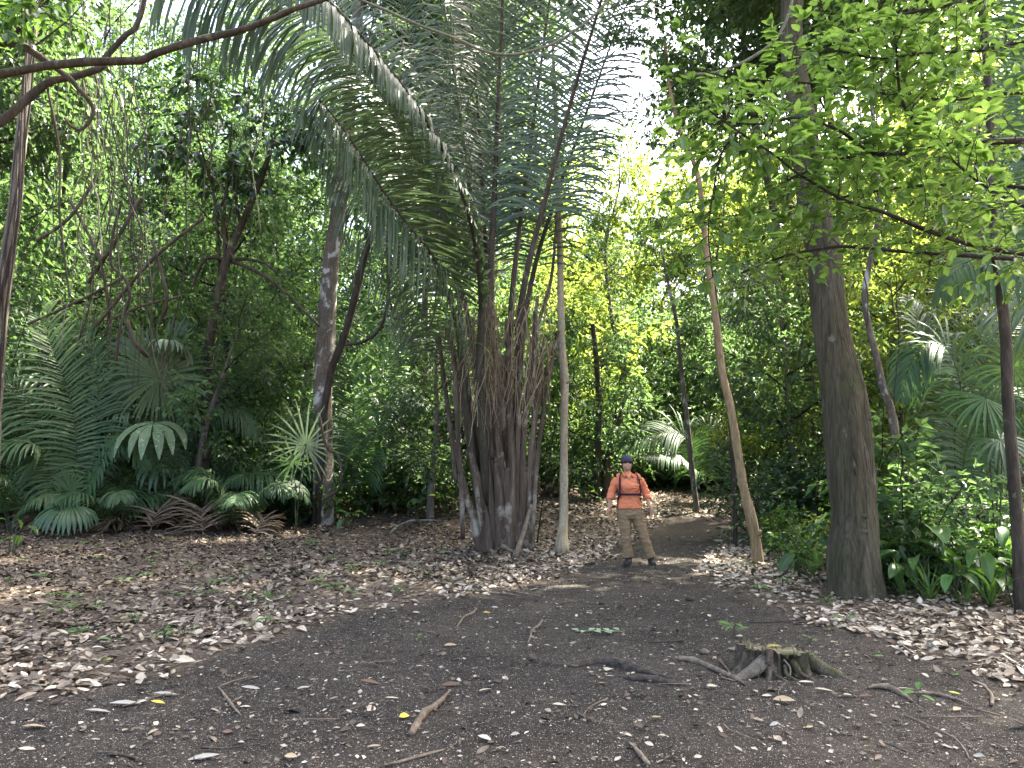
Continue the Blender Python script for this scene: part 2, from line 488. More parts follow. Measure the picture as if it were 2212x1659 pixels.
def ground_mat():
    k = NT('soil_and_humus')
    v = k.coord()
    big = k.noise(0.9, 4, v, 0.6); mid = k.noise(7, 5, v, 0.7); fine = k.noise(55, 4, v, 0.7)
    soil = k.ramp(mid, [(0.25, (0.0055, 0.0044, 0.0033)), (0.5, (0.0135, 0.011, 0.0083)), (0.8, (0.040, 0.033, 0.025))])
    soil = k.mix(k.ramp(fine, [(0.46, 0.0), (0.70, 0.55)]), soil, (0.075, 0.065, 0.050))
    soil = k.mix(k.ramp(big, [(0.40, 0.0), (0.68, 0.55)]), soil, (0.060, 0.050, 0.038))
    for sc, th, col, lo in ((30, 0.10, (0.40, 0.36, 0.29), .62), (70, 0.16, (0.42, 0.38, 0.31), .60), (130, 0.2, (0.36, 0.32, 0.26), .60)):
        vo = k.n('ShaderNodeTexVoronoi'); vo.inputs['Scale'].default_value = sc; k.l(v, vo.inputs['Vector'])
        f = k.ramp(vo.outputs['Distance'], [(th, 1.0), (th + 0.08, 0.0)])
        sel = k.n('ShaderNodeSeparateColor'); k.l(vo.outputs['Color'], sel.inputs[0])
        f = k.math('MULTIPLY', f, k.ramp(sel.outputs[0], [(lo, 0.0), (lo + .06, 1.0)]))
        soil = k.mix(f, soil, col)
    hum = k.ramp(k.noise(24, 6, v, 0.75), [(0.3, (0.018, 0.0135, 0.0095)), (0.48, (0.070, 0.053, 0.037)), (0.62, (0.19, 0.150, 0.105))])
    c = k.mix(k.attr('tint'), soil, hum)
    h = k.math('ADD', k.math('MULTIPLY', mid, 0.7), k.math('MULTIPLY', fine, 0.5))
    return k.done(k.bsdf(c, 0.9, k.bump(h, 0.9, 0.03), 0.2))

def plain_mat(name, col, rough=0.8, var=0.3, scale=30.0, bump=0.2, spec=0.25):
    k = NT(name)
    n = k.noise(scale, 4, k.coord(), 0.6)
    c = k.mix(k.ramp(n, [(0.3, var), (0.7, 0.0)]), col, tuple(x * 0.5 for x in col))
    return k.done(k.bsdf(c, rough, k.bump(n, bump, 0.01), spec))

M = {}
M['ground'] = ground_mat()
M['litter'] = ramp_mat('dry_leaf_litter', [(0.0, (0.036, 0.025, 0.018)), (0.30, (0.120, 0.088, 0.060)), (0.62, (0.33, 0.27, 0.19)), (1.0, (0.64, 0.56, 0.43))], 0.65, 0.3, 0.0, 20.0)
M['chips'] = ramp_mat('pale_chips', [(0.0, (0.045, 0.036, 0.027)), (0.4, (0.19, 0.16, 0.12)), (1.0, (0.58, 0.52, 0.42))], 0.8, 0.2, 0.0, 40.0, 0.2)
M['palm_leaf'] = leaf_mat('cohune_leaflet', (0.036, 0.064, 0.034), (0.100, 0.144, 0.076), (0.14, 0.23, 0.07), 0.26, 0.42, 0.45, 0.12, 0.25)
M['palm_stalk'] = bark_mat('cohune_petiole', (0.042, 0.032, 0.023), (0.092, 0.071, 0.051), (0.17, 0.138, 0.10), (5, 5, 0.9), (0.24, 0.21, 0.16), (0.63, 0.72), 2.0, None, 0.4)
M['palm_base'] = bark_mat('cohune_old_leaf_base', (0.055, 0.040, 0.028), (0.135, 0.101, 0.071), (0.28, 0.225, 0.16), (9, 9, 0.6), (0.34, 0.31, 0.24), (0.56, 0.68), 3.0, None, 0.8)
M['rachis'] = bark_mat('cohune_rachis', (0.030, 0.030, 0.020), (0.065, 0.058, 0.040), (0.12, 0.105, 0.070), (6, 6, 1), None, (0.6, 0.7), 3, None, 0.2, 0.55)
M['fibre'] = ramp_mat('dry_palm_fibre', [(0.0, (0.20, 0.145, 0.085)), (1.0, (0.52, 0.43, 0.27))], 0.8, 0.15)
M['under_palm'] = leaf_mat('understory_palm_leaflet', (0.030, 0.068, 0.026), (0.082, 0.155, 0.055), (0.17, 0.33, 0.06), 0.32, 0.48, 0.38, 0.15, 0.3)
M['silver_fan'] = leaf_mat('silvery_fan_blade', (0.10, 0.15, 0.09), (0.20, 0.26, 0.17), (0.16, 0.24, 0.08), 0.2, 0.45, 0.45, 0.05, 0.2)
M['fan_dark'] = leaf_mat('fan_palm_blade', (0.030, 0.066, 0.030), (0.078, 0.140, 0.056), (0.14, 0.27, 0.05), 0.28, 0.4, 0.45, 0.1, 0.3)
M['fan_pale'] = leaf_mat('spotted_fan_blade', (0.11, 0.165, 0.075), (0.19, 0.26, 0.125), (0.18, 0.29, 0.08), 0.2, 0.5, 0.4, 0.05, 0.2, ((0.42, 0.44, 0.30), 13.0))
M['dead_palm'] = ramp_mat('dead_palm_leaf', [(0.0, (0.10, 0.066, 0.042)), (0.5, (0.23, 0.165, 0.11)), (1.0, (0.42, 0.33, 0.23))], 0.75, 0.2, 0.1)
M['green_stalk'] = bark_mat('green_palm_stalk', (0.035, 0.045, 0.022), (0.065, 0.080, 0.040), (0.11, 0.13, 0.07), (8, 8, 2), None, (0.6, 0.7), 3, None, 0.2, 0.55)
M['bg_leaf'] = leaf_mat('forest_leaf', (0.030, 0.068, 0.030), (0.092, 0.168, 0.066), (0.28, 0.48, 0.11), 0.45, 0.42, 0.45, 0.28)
M['bg_dark'] = leaf_mat('shade_toned_forest_leaf', (0.028, 0.060, 0.030), (0.082, 0.142, 0.062), (0.24, 0.40, 0.10), 0.40, 0.36, 0.55, 0.25)  # forest leaf in a deeper green, shade put into the colour
M['bg_yellow'] = leaf_mat('sun_toned_forest_leaf', (0.066, 0.115, 0.022), (0.17, 0.255, 0.055), (0.56, 0.70, 0.10), 0.50, 0.45, 0.4, 0.22)  # forest leaf made yellower and brighter, sunlight put into the colour
M['near_leaf'] = leaf_mat('broad_tree_leaf', (0.050, 0.110, 0.030), (0.150, 0.255, 0.070), (0.46, 0.72, 0.09), 0.48, 0.34, 0.5, 0.0, 0.35)
M['dark_leaf'] = leaf_mat('dark_glossy_leaf', (0.014, 0.036, 0.016), (0.040, 0.076, 0.030), (0.09, 0.19, 0.035), 0.28, 0.28, 0.6, 0.0, 0.3)
M['plant_leaf'] = leaf_mat('broad_plant_leaf', (0.030, 0.085, 0.022), (0.090, 0.190, 0.050), (0.24, 0.46, 0.04), 0.38, 0.32, 0.55, 0.18, 0.3)
M['seedling'] = leaf_mat('seedling_leaf', (0.05, 0.13, 0.03), (0.14, 0.27, 0.07), (0.22, 0.42, 0.05), 0.35, 0.45, 0.4, 0.1, 0.3)
M['twig'] = bark_mat('twig_bark', (0.018, 0.014, 0.011), (0.042, 0.034, 0.027), (0.08, 0.066, 0.052), (12, 12, 3), None, (0.6, 0.7), 3, None, 0.3)
M['bark_big'] = bark_mat('ridged_grey_brown_bark', (0.046, 0.039, 0.024), (0.092, 0.080, 0.050), (0.150, 0.132, 0.086), (6, 6, 0.8), (0.22, 0.20, 0.15), (0.62, 0.70), 2.6, (0.062, 0.068, 0.028), 1.0, 0.9, 0.30)
M['bark_tan'] = bark_mat('smooth_tan_bark', (0.19, 0.128, 0.062), (0.34, 0.245, 0.132), (0.46, 0.355, 0.21), (10, 10, 1.3), (0.14, 0.09, 0.055), (0.60, 0.68), 4, None, 0.3)
M['bark_pale'] = bark_mat('pale_peeled_bark', (0.24, 0.20, 0.125), (0.39, 0.335, 0.215), (0.52, 0.46, 0.32), (12, 12, 0.9), (0.17, 0.13, 0.085), (0.60, 0.68), 5, None, 0.3)
M['bark_mottled'] = bark_mat('lichen_mottled_bark', (0.085, 0.070, 0.054), (0.165, 0.138, 0.108), (0.24, 0.208, 0.17), (5, 5, 2), (0.42, 0.42, 0.38), (0.54, 0.60), 3.6, None, 0.5)
M['bark_grey'] = bark_mat('grey_forest_bark', (0.075, 0.064, 0.050), (0.15, 0.133, 0.108), (0.25, 0.228, 0.19), (6, 6, 1.2), (0.34, 0.33, 0.29), (0.60, 0.66), 4, None, 0.6)
M['bark_brown'] = bark_mat('brown_forest_bark', (0.034, 0.027, 0.019), (0.076, 0.062, 0.044), (0.14, 0.115, 0.082), (7, 7, 1.2), (0.16, 0.16, 0.10), (0.60, 0.68), 4, None, 0.6)
M['liana'] = bark_mat('liana_bark', (0.028, 0.022, 0.017), (0.060, 0.048, 0.038), (0.105, 0.088, 0.070), (10, 10, 3), None, (0.6, 0.7), 3, None, 0.4)
M['vine_pale'] = bark_mat('pale_vine_bark', (0.12, 0.115, 0.075), (0.21, 0.205, 0.14), (0.30, 0.29, 0.21), (14, 14, 5), None, (0.6, 0.7), 3, None, 0.3)
M['dead_vine'] = ramp_mat('grey_dead_vine', [(0.0, (0.15, 0.13, 0.11)), (1.0, (0.40, 0.37, 0.34))], 0.85, 0.15)
M['root'] = bark_mat('weathered_root', (0.10, 0.075, 0.05), (0.21, 0.165, 0.115), (0.36, 0.30, 0.225), (14, 14, 14), None, (0.6, 0.7), 3, None, 0.5)
M['grey_root'] = bark_mat('grey_root', (0.045, 0.036, 0.027), (0.10, 0.083, 0.064), (0.20, 0.172, 0.135), (22, 22, 22), None, (0.55, 0.65), 8, None, 0.9)
M['stump_bark'] = bark_mat('stump_bark', (0.055, 0.041, 0.028), (0.165, 0.130, 0.092), (0.35, 0.29, 0.21), (20, 20, 5), (0.26, 0.22, 0.165), (0.62, 0.70), 9, (0.062, 0.076, 0.020), 1.2)

# ------------------------------------------------------------------ ground sheet
rg = np.random.default_rng(3)
gx = np.concatenate([-np.geomspace(400, 14, 40)[:-1], np.arange(-14, 14.01, 0.07), np.geomspace(14, 400, 40)[1:]])
gy = np.concatenate([-np.geomspace(400, 3, 30)[:-1], np.arange(-3, 2.8, 0.4), np.arange(2.8, 13, 0.05), np.arange(13, 24, 0.1), np.geomspace(24, 400, 60)])
XX, YY = np.meshgrid(gx, gy)
ZZ = gz(XX, YY)
lm = litter_mask(XX, YY).reshape(XX.shape)
near = (np.abs(XX) < 14) & (YY < 24) & (YY > 2)
ZZ = ZZ + near * (0.030 * (fbm(XX * 5, YY * 5, 21) - 0.44) + 0.016 * (vn(XX * 17, YY * 17, 9) - 0.5)) + 0.02 * lm * near
mb = MB()
ny, nx = XX.shape
ii = (np.arange(ny - 1)[:, None] * nx + np.arange(nx - 1)[None]).ravel()
mb.add(np.stack([XX, YY, ZZ], -1), np.stack([ii, ii + 1, ii + nx + 1, ii + nx], 1), lm.ravel())
tag(mb.build('ground', M['ground']), kind='structure')

# ------------------------------------------------------------------ leaf litter and chips (beyond counting)
def scatter_ground(n, xr, yr, dens):
    x = rg.uniform(*xr, n); y = yr[0] * (yr[1] / yr[0]) ** rg.random(n)     # denser towards the camera
    k = (np.abs(x) < 0.75 * y + 1.2) & (rg.random(n) < dens(x, y))
    return x[k], y[k]
def litter_dens(x, y):
    m = litter_mask(x, y)
    sd = -path_sd(x, y)
    patch = 0.35 + 0.65 * sstep(fbm(x * 0.9, y * 0.9, 31), 0.3, 0.55)
    edge = np.exp(-np.clip(sd - 0.2, 0, 9) / 6.0)
    return np.clip(m * (0.45 + 0.55 * edge) * patch + (1 - m) * 0.055, 0, 1)
mb = MB()
for n0, yr, fine in ((150000, (3.4, 10.5), True), (210000, (10.5, 27), False)):
    x, y = scatter_ground(n0, (-16, 16), yr, litter_dens)
    n = len(x)
    a = rg.uniform(0, 2 * np.pi, n)
    N = nrm(np.stack([rg.normal(0, .38, n), rg.normal(0, .38, n) - .12, np.ones(n)], 1))
    D = np.stack([np.cos(a), np.sin(a), rg.normal(0, .18, n)], 1)
    m = litter_mask(x, y)
    sd = -path_sd(x, y)
    L = rg.uniform(0.04 if fine else .05, 0.12 if fine else .14, n) * (0.8 + 0.55 * rg.random(n) ** 3)
    z = gz(x, y) + 0.014 + 0.05 * m * rg.random(n)
    pale = np.exp(-np.clip(sd, 0, 9) / 1.9)
    tn = np.clip(rg.beta(1.5, 2.4, n) * (0.70 + 0.60 * pale) + 0.12 * pale + 0.25 * (x > 2) * rg.random(n), 0, 1) * np.where(m < .3, rg.choice([.25, .4, .9], n), 1)
    L = L * np.where(m < .3, rg.uniform(.3, .8, n), 1)
    leaves(mb, np.stack([x, y, z], 1), D, N, L, L * rg.uniform(0.34, 0.66, n), tn, fine, rg.normal(0, 0.20, n), 0.14)
tag(mb.build('leaf_litter', M['litter']), kind='stuff')
x, y = scatter_ground(100000, (-9, 9), (3.2, 17), lambda x, y: (1 - litter_mask(x, y)) * (0.35 + 0.65 * vn(x * 1.3, y * 1.3, 8)))
n = len(x); a = rg.uniform(0, 2 * np.pi, n)
N = nrm(np.stack([rg.normal(0, .3, n), rg.normal(0, .3, n), np.ones(n)], 1))
L = 0.006 + 0.044 * rg.random(n) ** 4.0
mb = MB()
leaves(mb, np.stack([x, y, gz(x, y) + 0.006 + 0.030 * (fbm(x * 5, y * 5, 21) - 0.44) + 0.016 * (vn(x * 17, y * 17, 9) - 0.5)], 1), np.stack([np.cos(a), np.sin(a), rg.normal(0, .15, n)], 1), N, L, L * rg.uniform(0.3, 0.8, n),
       rg.beta(1.1, 1.8, n), False, 0.05, 0.1)
tag(mb.build('leaf_fragments', M['chips']), kind='stuff')

# ------------------------------------------------------------------ the great palm
DY = 0.0
def px(*l): return np.array([at(q[0], q[1], q[2] + DY) for q in l])
PB = G(1085, 1176); PB[1] = 14.4; PB[2] = float(gz(PB[0], PB[1]))
palm = thing('cohune_palm', 'huge palm with dark leaf stalks fanning up from the ground beside the path', 'palm tree', PB)
rg = np.random.default_rng(11)
mb = MB()
tube(mb, spline([PB + [0, 0, -0.2], PB + [0, 0, 0.5], PB + [-0.03, 0, 1.4], PB + [-0.05, 0, 2.6], PB + [-0.05, 0, 3.6]], 30), np.interp(np.linspace(0, 1, 30), [0, .15, .5, 1], [0.33, 0.29, 0.24, 0.12]), 20, 0.22, rs=3)
mb.build('trunk', M['palm_base'], palm)
FR = [ # points (x, y, depth), up, options
 ([(1120, 1060, 14.2), (1118, 820, 14.0), (1128, 640, 13.8), (1178, 430, 13.6), (1225, 250, 13.5), (1275, 80, 13.4), (1335, -90, 13.4), (1440, -210, 13.5), (1560, -190, 13.7), (1640, -80, 14)], (-0.30, -0.9, 0.3), dict(L=1.45, ang=(66, 42), grav=0.42, n=110)),
 ([(1105, 1080, 14.3), (1100, 820, 14.4), (1108, 620, 14.5), (1132, 420, 14.7), (1158, 220, 15.0), (1182, 40, 15.3), (1210, -140, 15.6), (1260, -300, 16.2)], (-0.2, -0.95, 0.2), dict(L=1.55, ang=(55, 40), grav=0.42, n=110)),
 ([(1085, 1090, 14.3), (1065, 820, 14.2), (1060, 620, 14.3), (1068, 420, 14.6), (1076, 220, 14.9), (1084, 40, 15.2), (1090, -140, 15.6), (1096, -300, 16.2)], (0.1, -0.98, 0.2), dict(L=1.6, ang=(55, 40), grav=0.45, n=110, r0=0.105)),
 ([(1052, 1090, 14.0), (1036, 820, 13.6), (1040, 640, 13.2), (1018, 480, 12.6), (968, 345, 11.8), (890, 215, 10.9), (810, 115, 10.0), (715, 8, 9.0), (600, -75, 8.2), (450, -115, 7.5), (290, -110, 6.9), (120, -70, 6.4)], (0.6, 0.75, 0.4), dict(L=1.95, W=.052, ang=(48, 55), grav=(.15, .45, .9, 1.8, 2.4), n=190, r0=0.085, start=0.27, vee=-.5, sideL=.38, tint=(.3, 1))),
 ([(1035, 1095, 14.1), (1005, 860, 13.7), (985, 700, 13.3), (940, 566, 12.8), (885, 492, 12.2), (832, 420, 11.6), (785, 345, 11.0), (735, 270, 10.5), (690, 215, 10.1)], (0.6, 0.7, 0.4), dict(L=1.5, W=.036, ang=(50, 40), grav=(.6, 1.6, 2.6), n=115, tint=(0.55, 1.0), start=.34, vee=-.5, tipL=.7)),
 ([(1040, 1095, 14.7), (1010, 840, 14.9), (990, 640, 15.1), (955, 480, 15.0), (892, 330, 14.7), (820, 200, 14.3), (740, 100, 13.8), (640, 20, 13.3), (520, -20, 12.8)], (0.6, 0.6, 0.5), dict(L=1.7, vee=-.4, ang=(55, 50), grav=0.35, n=130)),
 ([(1060, 1095, 14.7), (1045, 820, 14.9), (1036, 600, 15.1), (1018, 430, 15.2), (1000, 290, 15.3), (980, 150, 15.4), (958, 0, 15.4), (930, -150, 15.4)], (0.95, -0.25, 0.15), dict(L=1.5, ang=(80, 50), grav=0.3, n=120)),
 ([(1075, 1090, 14.9), (1060, 800, 15.3), (1050, 560, 15.7), (1040, 380, 16.0), (1030, 200, 16.3), (1015, 0, 16.6), (990, -200, 17)], (0.0, -0.98, 0.2), dict(L=1.6, ang=(55, 40), grav=0.42, n=100)),
 ([(1120, 1080, 14.7), (1122, 800, 15.0), (1150, 600, 15.3), (1200, 430, 15.6), (1250, 290, 15.9), (1300, 150, 16.2), (1345, 30, 16.5), (1400, -80, 17)], (-0.4, -0.8, 0.4), dict(L=1.4, ang=(65, 42), grav=0.40, n=100)),
 ([(1050, 1095, 14.8), (1030, 830, 15.1), (1000, 640, 15.5), (930, 430, 16.0), (860, 260, 16.4), (790, 110, 16.7), (700, -40, 17.0)], (0.4, -0.8, 0.5), dict(L=1.8, ang=(60, 50), grav=0.35, n=125)),
 ([(1080, 1095, 15.1), (1070, 780, 15.6), (1020, 540, 16.4), (955, 330, 17.2), (900, 140, 17.8), (860, -40, 18.2)], (0.2, -0.9, 0.4), dict(L=1.8, ang=(65, 50), grav=0.3, n=120)),
 ([(1130, 1080, 14.4), (1140, 800, 14.2), (1180, 640, 14.2), (1250, 520, 14.3), (1320, 470, 14.5), (1385, 470, 14.8), (1430, 510, 15)], (-0.2, -0.5, 0.85), dict(L=1.2, ang=(80, 40), grav=0.8, n=0)),
]
FR = [q for q in FR if q[2].get('n', 1)]
for pts, up, kw in FR:
    k = dict(n=110, L=1.5, W=0.052, r0=0.085, start=0.36, vee=0.18, jit=0.07, K=6, seg=8, ranks=0.13, broken=.06, taper=(1, .80, .50, .30, .12))
    k.update(kw)
    k['n'] = int(k['n'] * 1.25)
    a, b = MB(), MB()
    frond(a, b, px(*pts), rg, up=up, **k)
    f = a.build('frond', M['rachis' if pts[-1][0] < 700 else 'palm_stalk'], palm)
    b.build('leaflets', M['palm_leaf'], f)
# old leaf bases clasping the trunk and broken stalks
OB = [((1052, 1172), (1018, 985), (985, 800), (960, 700), .075), ((1040, 1170), (1000, 1040), (975, 940), None, .085), ((1072, 1176), (1052, 1010), (1016, 880), None, .10), ((1090, 1178), (1082, 1000), (1060, 850), None, .11),
      ((1108, 1178), (1106, 1010), (1100, 860), (1094, 690), .085), ((1125, 1178), (1128, 1020), (1135, 900), (1162, 640), .075), ((1138, 1176), (1142, 1030), (1158, 880), (1175, 730), .07), ((1060, 1176), (1040, 1060), (1020, 985), None, .10),
      ((1078, 1178), (1078, 1080), (1070, 1000), None, .12), ((1100, 1180), (1098, 1090), (1096, 1010), None, .13), ((1120, 1180), (1126, 1090), (1134, 1020), None, .11), ((1092, 1178), (1075, 900), (1050, 730), (1040, 650), .08),
      ((1112, 1175), (1118, 950), (1124, 800), (1128, 690), .07), ((1148, 1172), (1160, 1000), (1185, 820), (1208, 715), .05), ((1132, 1170), (1150, 960), (1180, 800), (1190, 745), .045), ((1048, 1172), (1022, 1100), (1000, 1060), None, .07)]
for k, (p0, p1, p2, p3, r) in enumerate(OB):
    pts = [at(*p0, 13.98 + .02 * (k % 3)), at(*p1, 13.9 + .03 * (k % 4)), at(*p2, 13.88 + .04 * (k % 3))]
    pts[0][2] = float(gz(pts[0][0], pts[0][1])) - 0.05
    if p3: pts.append(at(*p3, 13.85 + 0.06 * (k % 3)))
    mb = MB(); P = spline(pts, 26)
    tube(mb, P, r * .98 * np.interp(np.linspace(0, 1, 26), [0, .25, .7, 1], [1.15, 1.0, .75, .5]), 10, 0.16, rs=k * 3.3, flatv=0.8)
    if p3 is None:                                    # frayed, snapped end
        for q in range(5):
            tube(mb, wander(P[-1] + rg.normal(0, r * .35, 3), P[-1] - P[-3] + rg.normal(0, .03, 3), rg.uniform(.08, .2), 4, rg, .1), np.linspace(r * .22, .004, 4), 5)
    mb.build('old_leaf_base', M['palm_base'], palm)
for pts, r in (([(972, 690, 13.6), (982, 800, 13.6), (990, 950, 13.6), (997, 1060, 13.6), (1000, 1165, 13.7)], .045), ([(948, 720, 13.9), (956, 800, 13.9), (970, 900, 13.9), (985, 1040, 13.9)], .04)):
    mb = MB(); P = spline(px(*pts), 30); tube(mb, P, r, 8, .15, rs=5)
    for k in range(60):
        q = P[rg.integers(2, 29)]
        tube(mb, wander(q, [rg.choice([-1, 1]) * 1.0, rg.normal(0, .3), rg.normal(-.3, .3)], rg.uniform(.05, .16), 3, rg, .2), [.006, .004, .002], 4)
    mb.build('hanging_dead_stalk', M['palm_stalk'], palm)
mb = MB()
for k in range(260):                                  # dry strands caught among the stalks
    x0 = rg.choice([rg.uniform(1000, 1060), rg.uniform(1040, 1080), rg.uniform(1100, 1190)]); y0 = rg.uniform(610, 820)
    P = wander(at(x0, y0, rg.uniform(13.5, 13.85)), [rg.normal(0, .35), 0, -1], rg.uniform(.4, 1.5), 9, rg, .22, -1.4)
    tube(mb, P, np.linspace(rg.uniform(.008, .016), .004, 9), 4, 0, rg.random(), cap=False, flatv=.35)
    if rg.random() < .35:
        tube(mb, wander(P[4], [rg.normal(0, 1), -.2, rg.normal(0, .6)], rg.uniform(.1, .35), 5, rg, .3), [.007, .006, .005, .004, .003], 4, 0, rg.random(), cap=False, flatv=.35)
tag(mb.build('dry_fibres', M['fibre'], palm), kind='stuff')
for pts, r in (([(1112, 1205, 12.9), (1128, 1160, 13.2), (1142, 1110, 13.5), (1150, 1090, 13.6)], .055), ([(1085, 1180, 13.3), (1110, 1193, 13.1), (1140, 1200, 13.0)], .04)):
    mb = MB(); P = spline(px(*pts), 12); P[:, 2] = np.maximum(P[:, 2], gz(P[:, 0], P[:, 1]) + .02)
    tube(mb, P, np.linspace(r, r * .5, 12), 8, .2, rs=9)
    tag(mb.build('fallen_stalk', M['root'], loc=P[0]),
        'split pale stalk leaning on the foot of the great palm' if r > .05 else 'short pale stalk lying across the foot of the great palm', 'palm stalk')

# ------------------------------------------------------------------ trees with a trunk of their own shape
def trunk_thing(name, label, cat, prof, mat, Y0, lean=0.0, seg=20, rough=.10, group=None, top=None, n=90, flare=0):
    """prof: (x, y, half width) in picture units; Y drifts by lean over the height."""
    pr = np.array(prof, float)
    ys = pr[:, 1]; f = (ys.max() - ys) / (ys.max() - ys.min())
    Y = Y0 + lean * f
    P = np.array([at(a, b, c) for (a, b, _), c in zip(pr, Y)])
    r = pr[:, 2] * Y / F
    base = np.array([P[0][0], P[0][1], float(gz(P[0][0], P[0][1]))])
    t = thing(name, label, cat, base, group)
    Q = spline(np.hstack([P, r[:, None]]), n)
    Q[0, 2] = min(Q[0, 2], base[2] - .1)
    mb = MB(); tube(mb, Q[:, :3], Q[:, 3], seg, rough, rs=prof[0][0] * .01)
    o = mb.build('trunk', mat, t)
    return t, o, Q

t_big, _, _ = trunk_thing('forest_tree', 'stout ridged grey brown tree trunk flaring at its foot right of the path', 'tree',
    [(1850, 1300, 60), (1848, 1280, 57), (1846, 1260, 55), (1841, 1195, 53), (1845, 1115, 48), (1838, 1040, 49), (1831, 958, 48), (1821, 856, 45), (1800, 753, 38), (1786, 651, 36), (1780, 549, 36),
     (1763, 478, 33), (1741, 307, 28), (1711, 102, 24), (1709, 0, 24), (1700, -200, 22), (1690, -420, 18)], M['bark_big'], 9.2, 1.2, 40, .09, n=150)
rg = np.random.default_rng(5)
mb = MB()
for k in range(6):                                    # root flares at the foot
    a = k / 6 * 2 * np.pi + rg.uniform(-.2, .2); b = np.array(t_big.location)
    d = np.array([math.cos(a), math.sin(a), 0])
    r = rg.uniform(.04, .07)
    P = spline([b + d * .20 + [0, 0, .55], b + d * .24 + [0, 0, .25], b + d * .29 + [0, 0, .05], b + d * .38 + [0, 0, -.08]], 12)
    tube(mb, P, np.linspace(r, r * .7, 12), 10, .15, rs=k)
mb.build('root_flare', M['bark_big'], t_big)
for q in ((1846, 1010, 7, 40), (1870, 985, 5, 60), (1868, 1115, 9, 14), (1872, 1150, 7, 10), (1880, 905, 6, 8)):   # knots and scars
    p = at(q[0], q[1], 8.95); mb = MB(); tube(mb, spline([p + [-.015, 0, .1 * q[3] / 40], p, p + [.015, 0, -.1 * q[3] / 40]], 6), [.005, q[2] * .004, .005], 6, .3)
    mb.build('bark_scar', M['stump_bark'], t_big)

t_tan, _, QT = trunk_thing('forest_tree', 'slim smooth tan trunk leaning left over the path beside the walker', 'tree',
    [(1638, 1224, 15), (1636, 1205, 12), (1632, 1165, 10.5), (1622, 1115, 12), (1608, 1060, 9.5), (1601, 1026, 9.5), (1580, 890, 8.5), (1564, 822, 8), (1553, 753, 8), (1546, 685, 7.5), (1534, 600, 6.5), (1528, 566, 6),
     (1513, 410, 5.5), (1495, 341, 5), (1468, 280, 4.5), (1445, 180, 4), (1436, 90, 3.5)], M['bark_tan'], 11.9, .6, 14, .12)
mb = MB(); tube(mb, spline(px((1630, 1160, 11.9), (1640, 1152, 11.88), (1643, 1146, 11.86)), 5), [.04, .035, .02], 8, .2); mb.build('branch_stub', M['bark_tan'], t_tan)
t_pole, _, _ = trunk_thing('forest_tree', 'straight pale peeled slender trunk standing just right of the great palm', 'tree',
    [(1214, 1192, 18), (1214, 1178, 14), (1216, 1140, 10), (1218, 1115, 9.5), (1218, 958, 8.5), (1219, 822, 9), (1214, 753, 8), (1211, 650, 7.5), (1210, 549, 7), (1206, 430, 6.5), (1203, 330, 6), (1198, 200, 4.5), (1194, 80, 3)], M['bark_pale'], 13.7, 2.6, 14, .12)
mb = MB(); tube(mb, spline(px((1224, 826, 13.55), (1231, 822, 13.5), (1234, 818, 13.5)), 4), [.03, .025, .012], 6, .2); mb.build('branch_stub', M['bark_pale'], t_pole)
trunk_thing('forest_tree', 'thin white blotched trunk half hidden behind the right edge of the great palm', 'tree',
    [(1148, 1150, 6), (1150, 1060, 5.5), (1152, 940, 5), (1153, 860, 4.5), (1156, 760, 4), (1166, 690, 4), (1185, 630, 4), (1196, 560, 3.5), (1204, 430, 3)], M['bark_mottled'], 15.6, .3, 10, .1)
t_mot, _, QM = trunk_thing('forest_tree', 'straight trunk blotched with white lichen left of the great palm', 'tree',
    [(700, 1075, 24), (698, 1040, 22), (697, 924, 20), (699, 820, 20), (702, 753, 20), (709, 634, 19), (716, 560, 18), (727, 480, 17), (738, 400, 16), (752, 260, 15), (770, 60, 14), (785, -150, 13)], M['bark_mottled'], 18.6, .5, 18, .09)
t_fork, _, QF = trunk_thing('forest_tree', 'slim forked brown trunk with dark glossy leaves behind the fan palm', 'tree',
    [(440, 1060, 11), (445, 900, 11), (450, 770, 10.5), (456, 720, 10), (468, 660, 9.5), (479, 600, 9.5), (490, 560, 9), (520, 490, 7.5), (546, 430, 7), (568, 375, 6), (590, 310, 5)], M['bark_brown'], 18.5, -.6, 12, .12)
def limb(parent, pts, r, mat, name='limb', n=24, rough=.14, seg=9):
    P = spline(px(*pts), n); mb = MB()
    tube(mb, P, np.interp(np.linspace(0, 1, n), np.linspace(0, 1, len(r)), r), seg, rough, rs=pts[0][0] * .1)
    return mb.build(name, mat, parent), P
LF = []
DY = 3.5
for pts, r in (([(489, 565, 14.7), (470, 556, 14.6), (445, 560, 14.5), (428, 585, 14.5), (415, 620, 14.5)], (.05, .03)), ([(491, 562, 14.7), (530, 575, 14.6), (585, 605, 14.5), (640, 655, 14.4), (690, 705, 14.4)], (.055, .025)),
               ([(491, 562, 14.7), (530, 560, 14.9), (570, 568, 15), (600, 590, 15)], (.045, .03)), ([(487, 560, 14.7), (484, 480, 14.6), (490, 400, 14.5), (496, 330, 14.4), (500, 270, 14.3)], (.05, .02)),
               ([(476, 610, 14.8), (470, 500, 14.6), (462, 420, 14.4), (440, 340, 14.2), (420, 270, 14)], (.05, .02)), ([(520, 490, 14.6), (510, 430, 14.3), (512, 370, 14.2)], (.04, .02))):
    o, P = limb(t_fork, pts, r, M['bark_brown']); LF.append(P)
mbB, mbL = MB(), MB()
rg = np.random.default_rng(21)
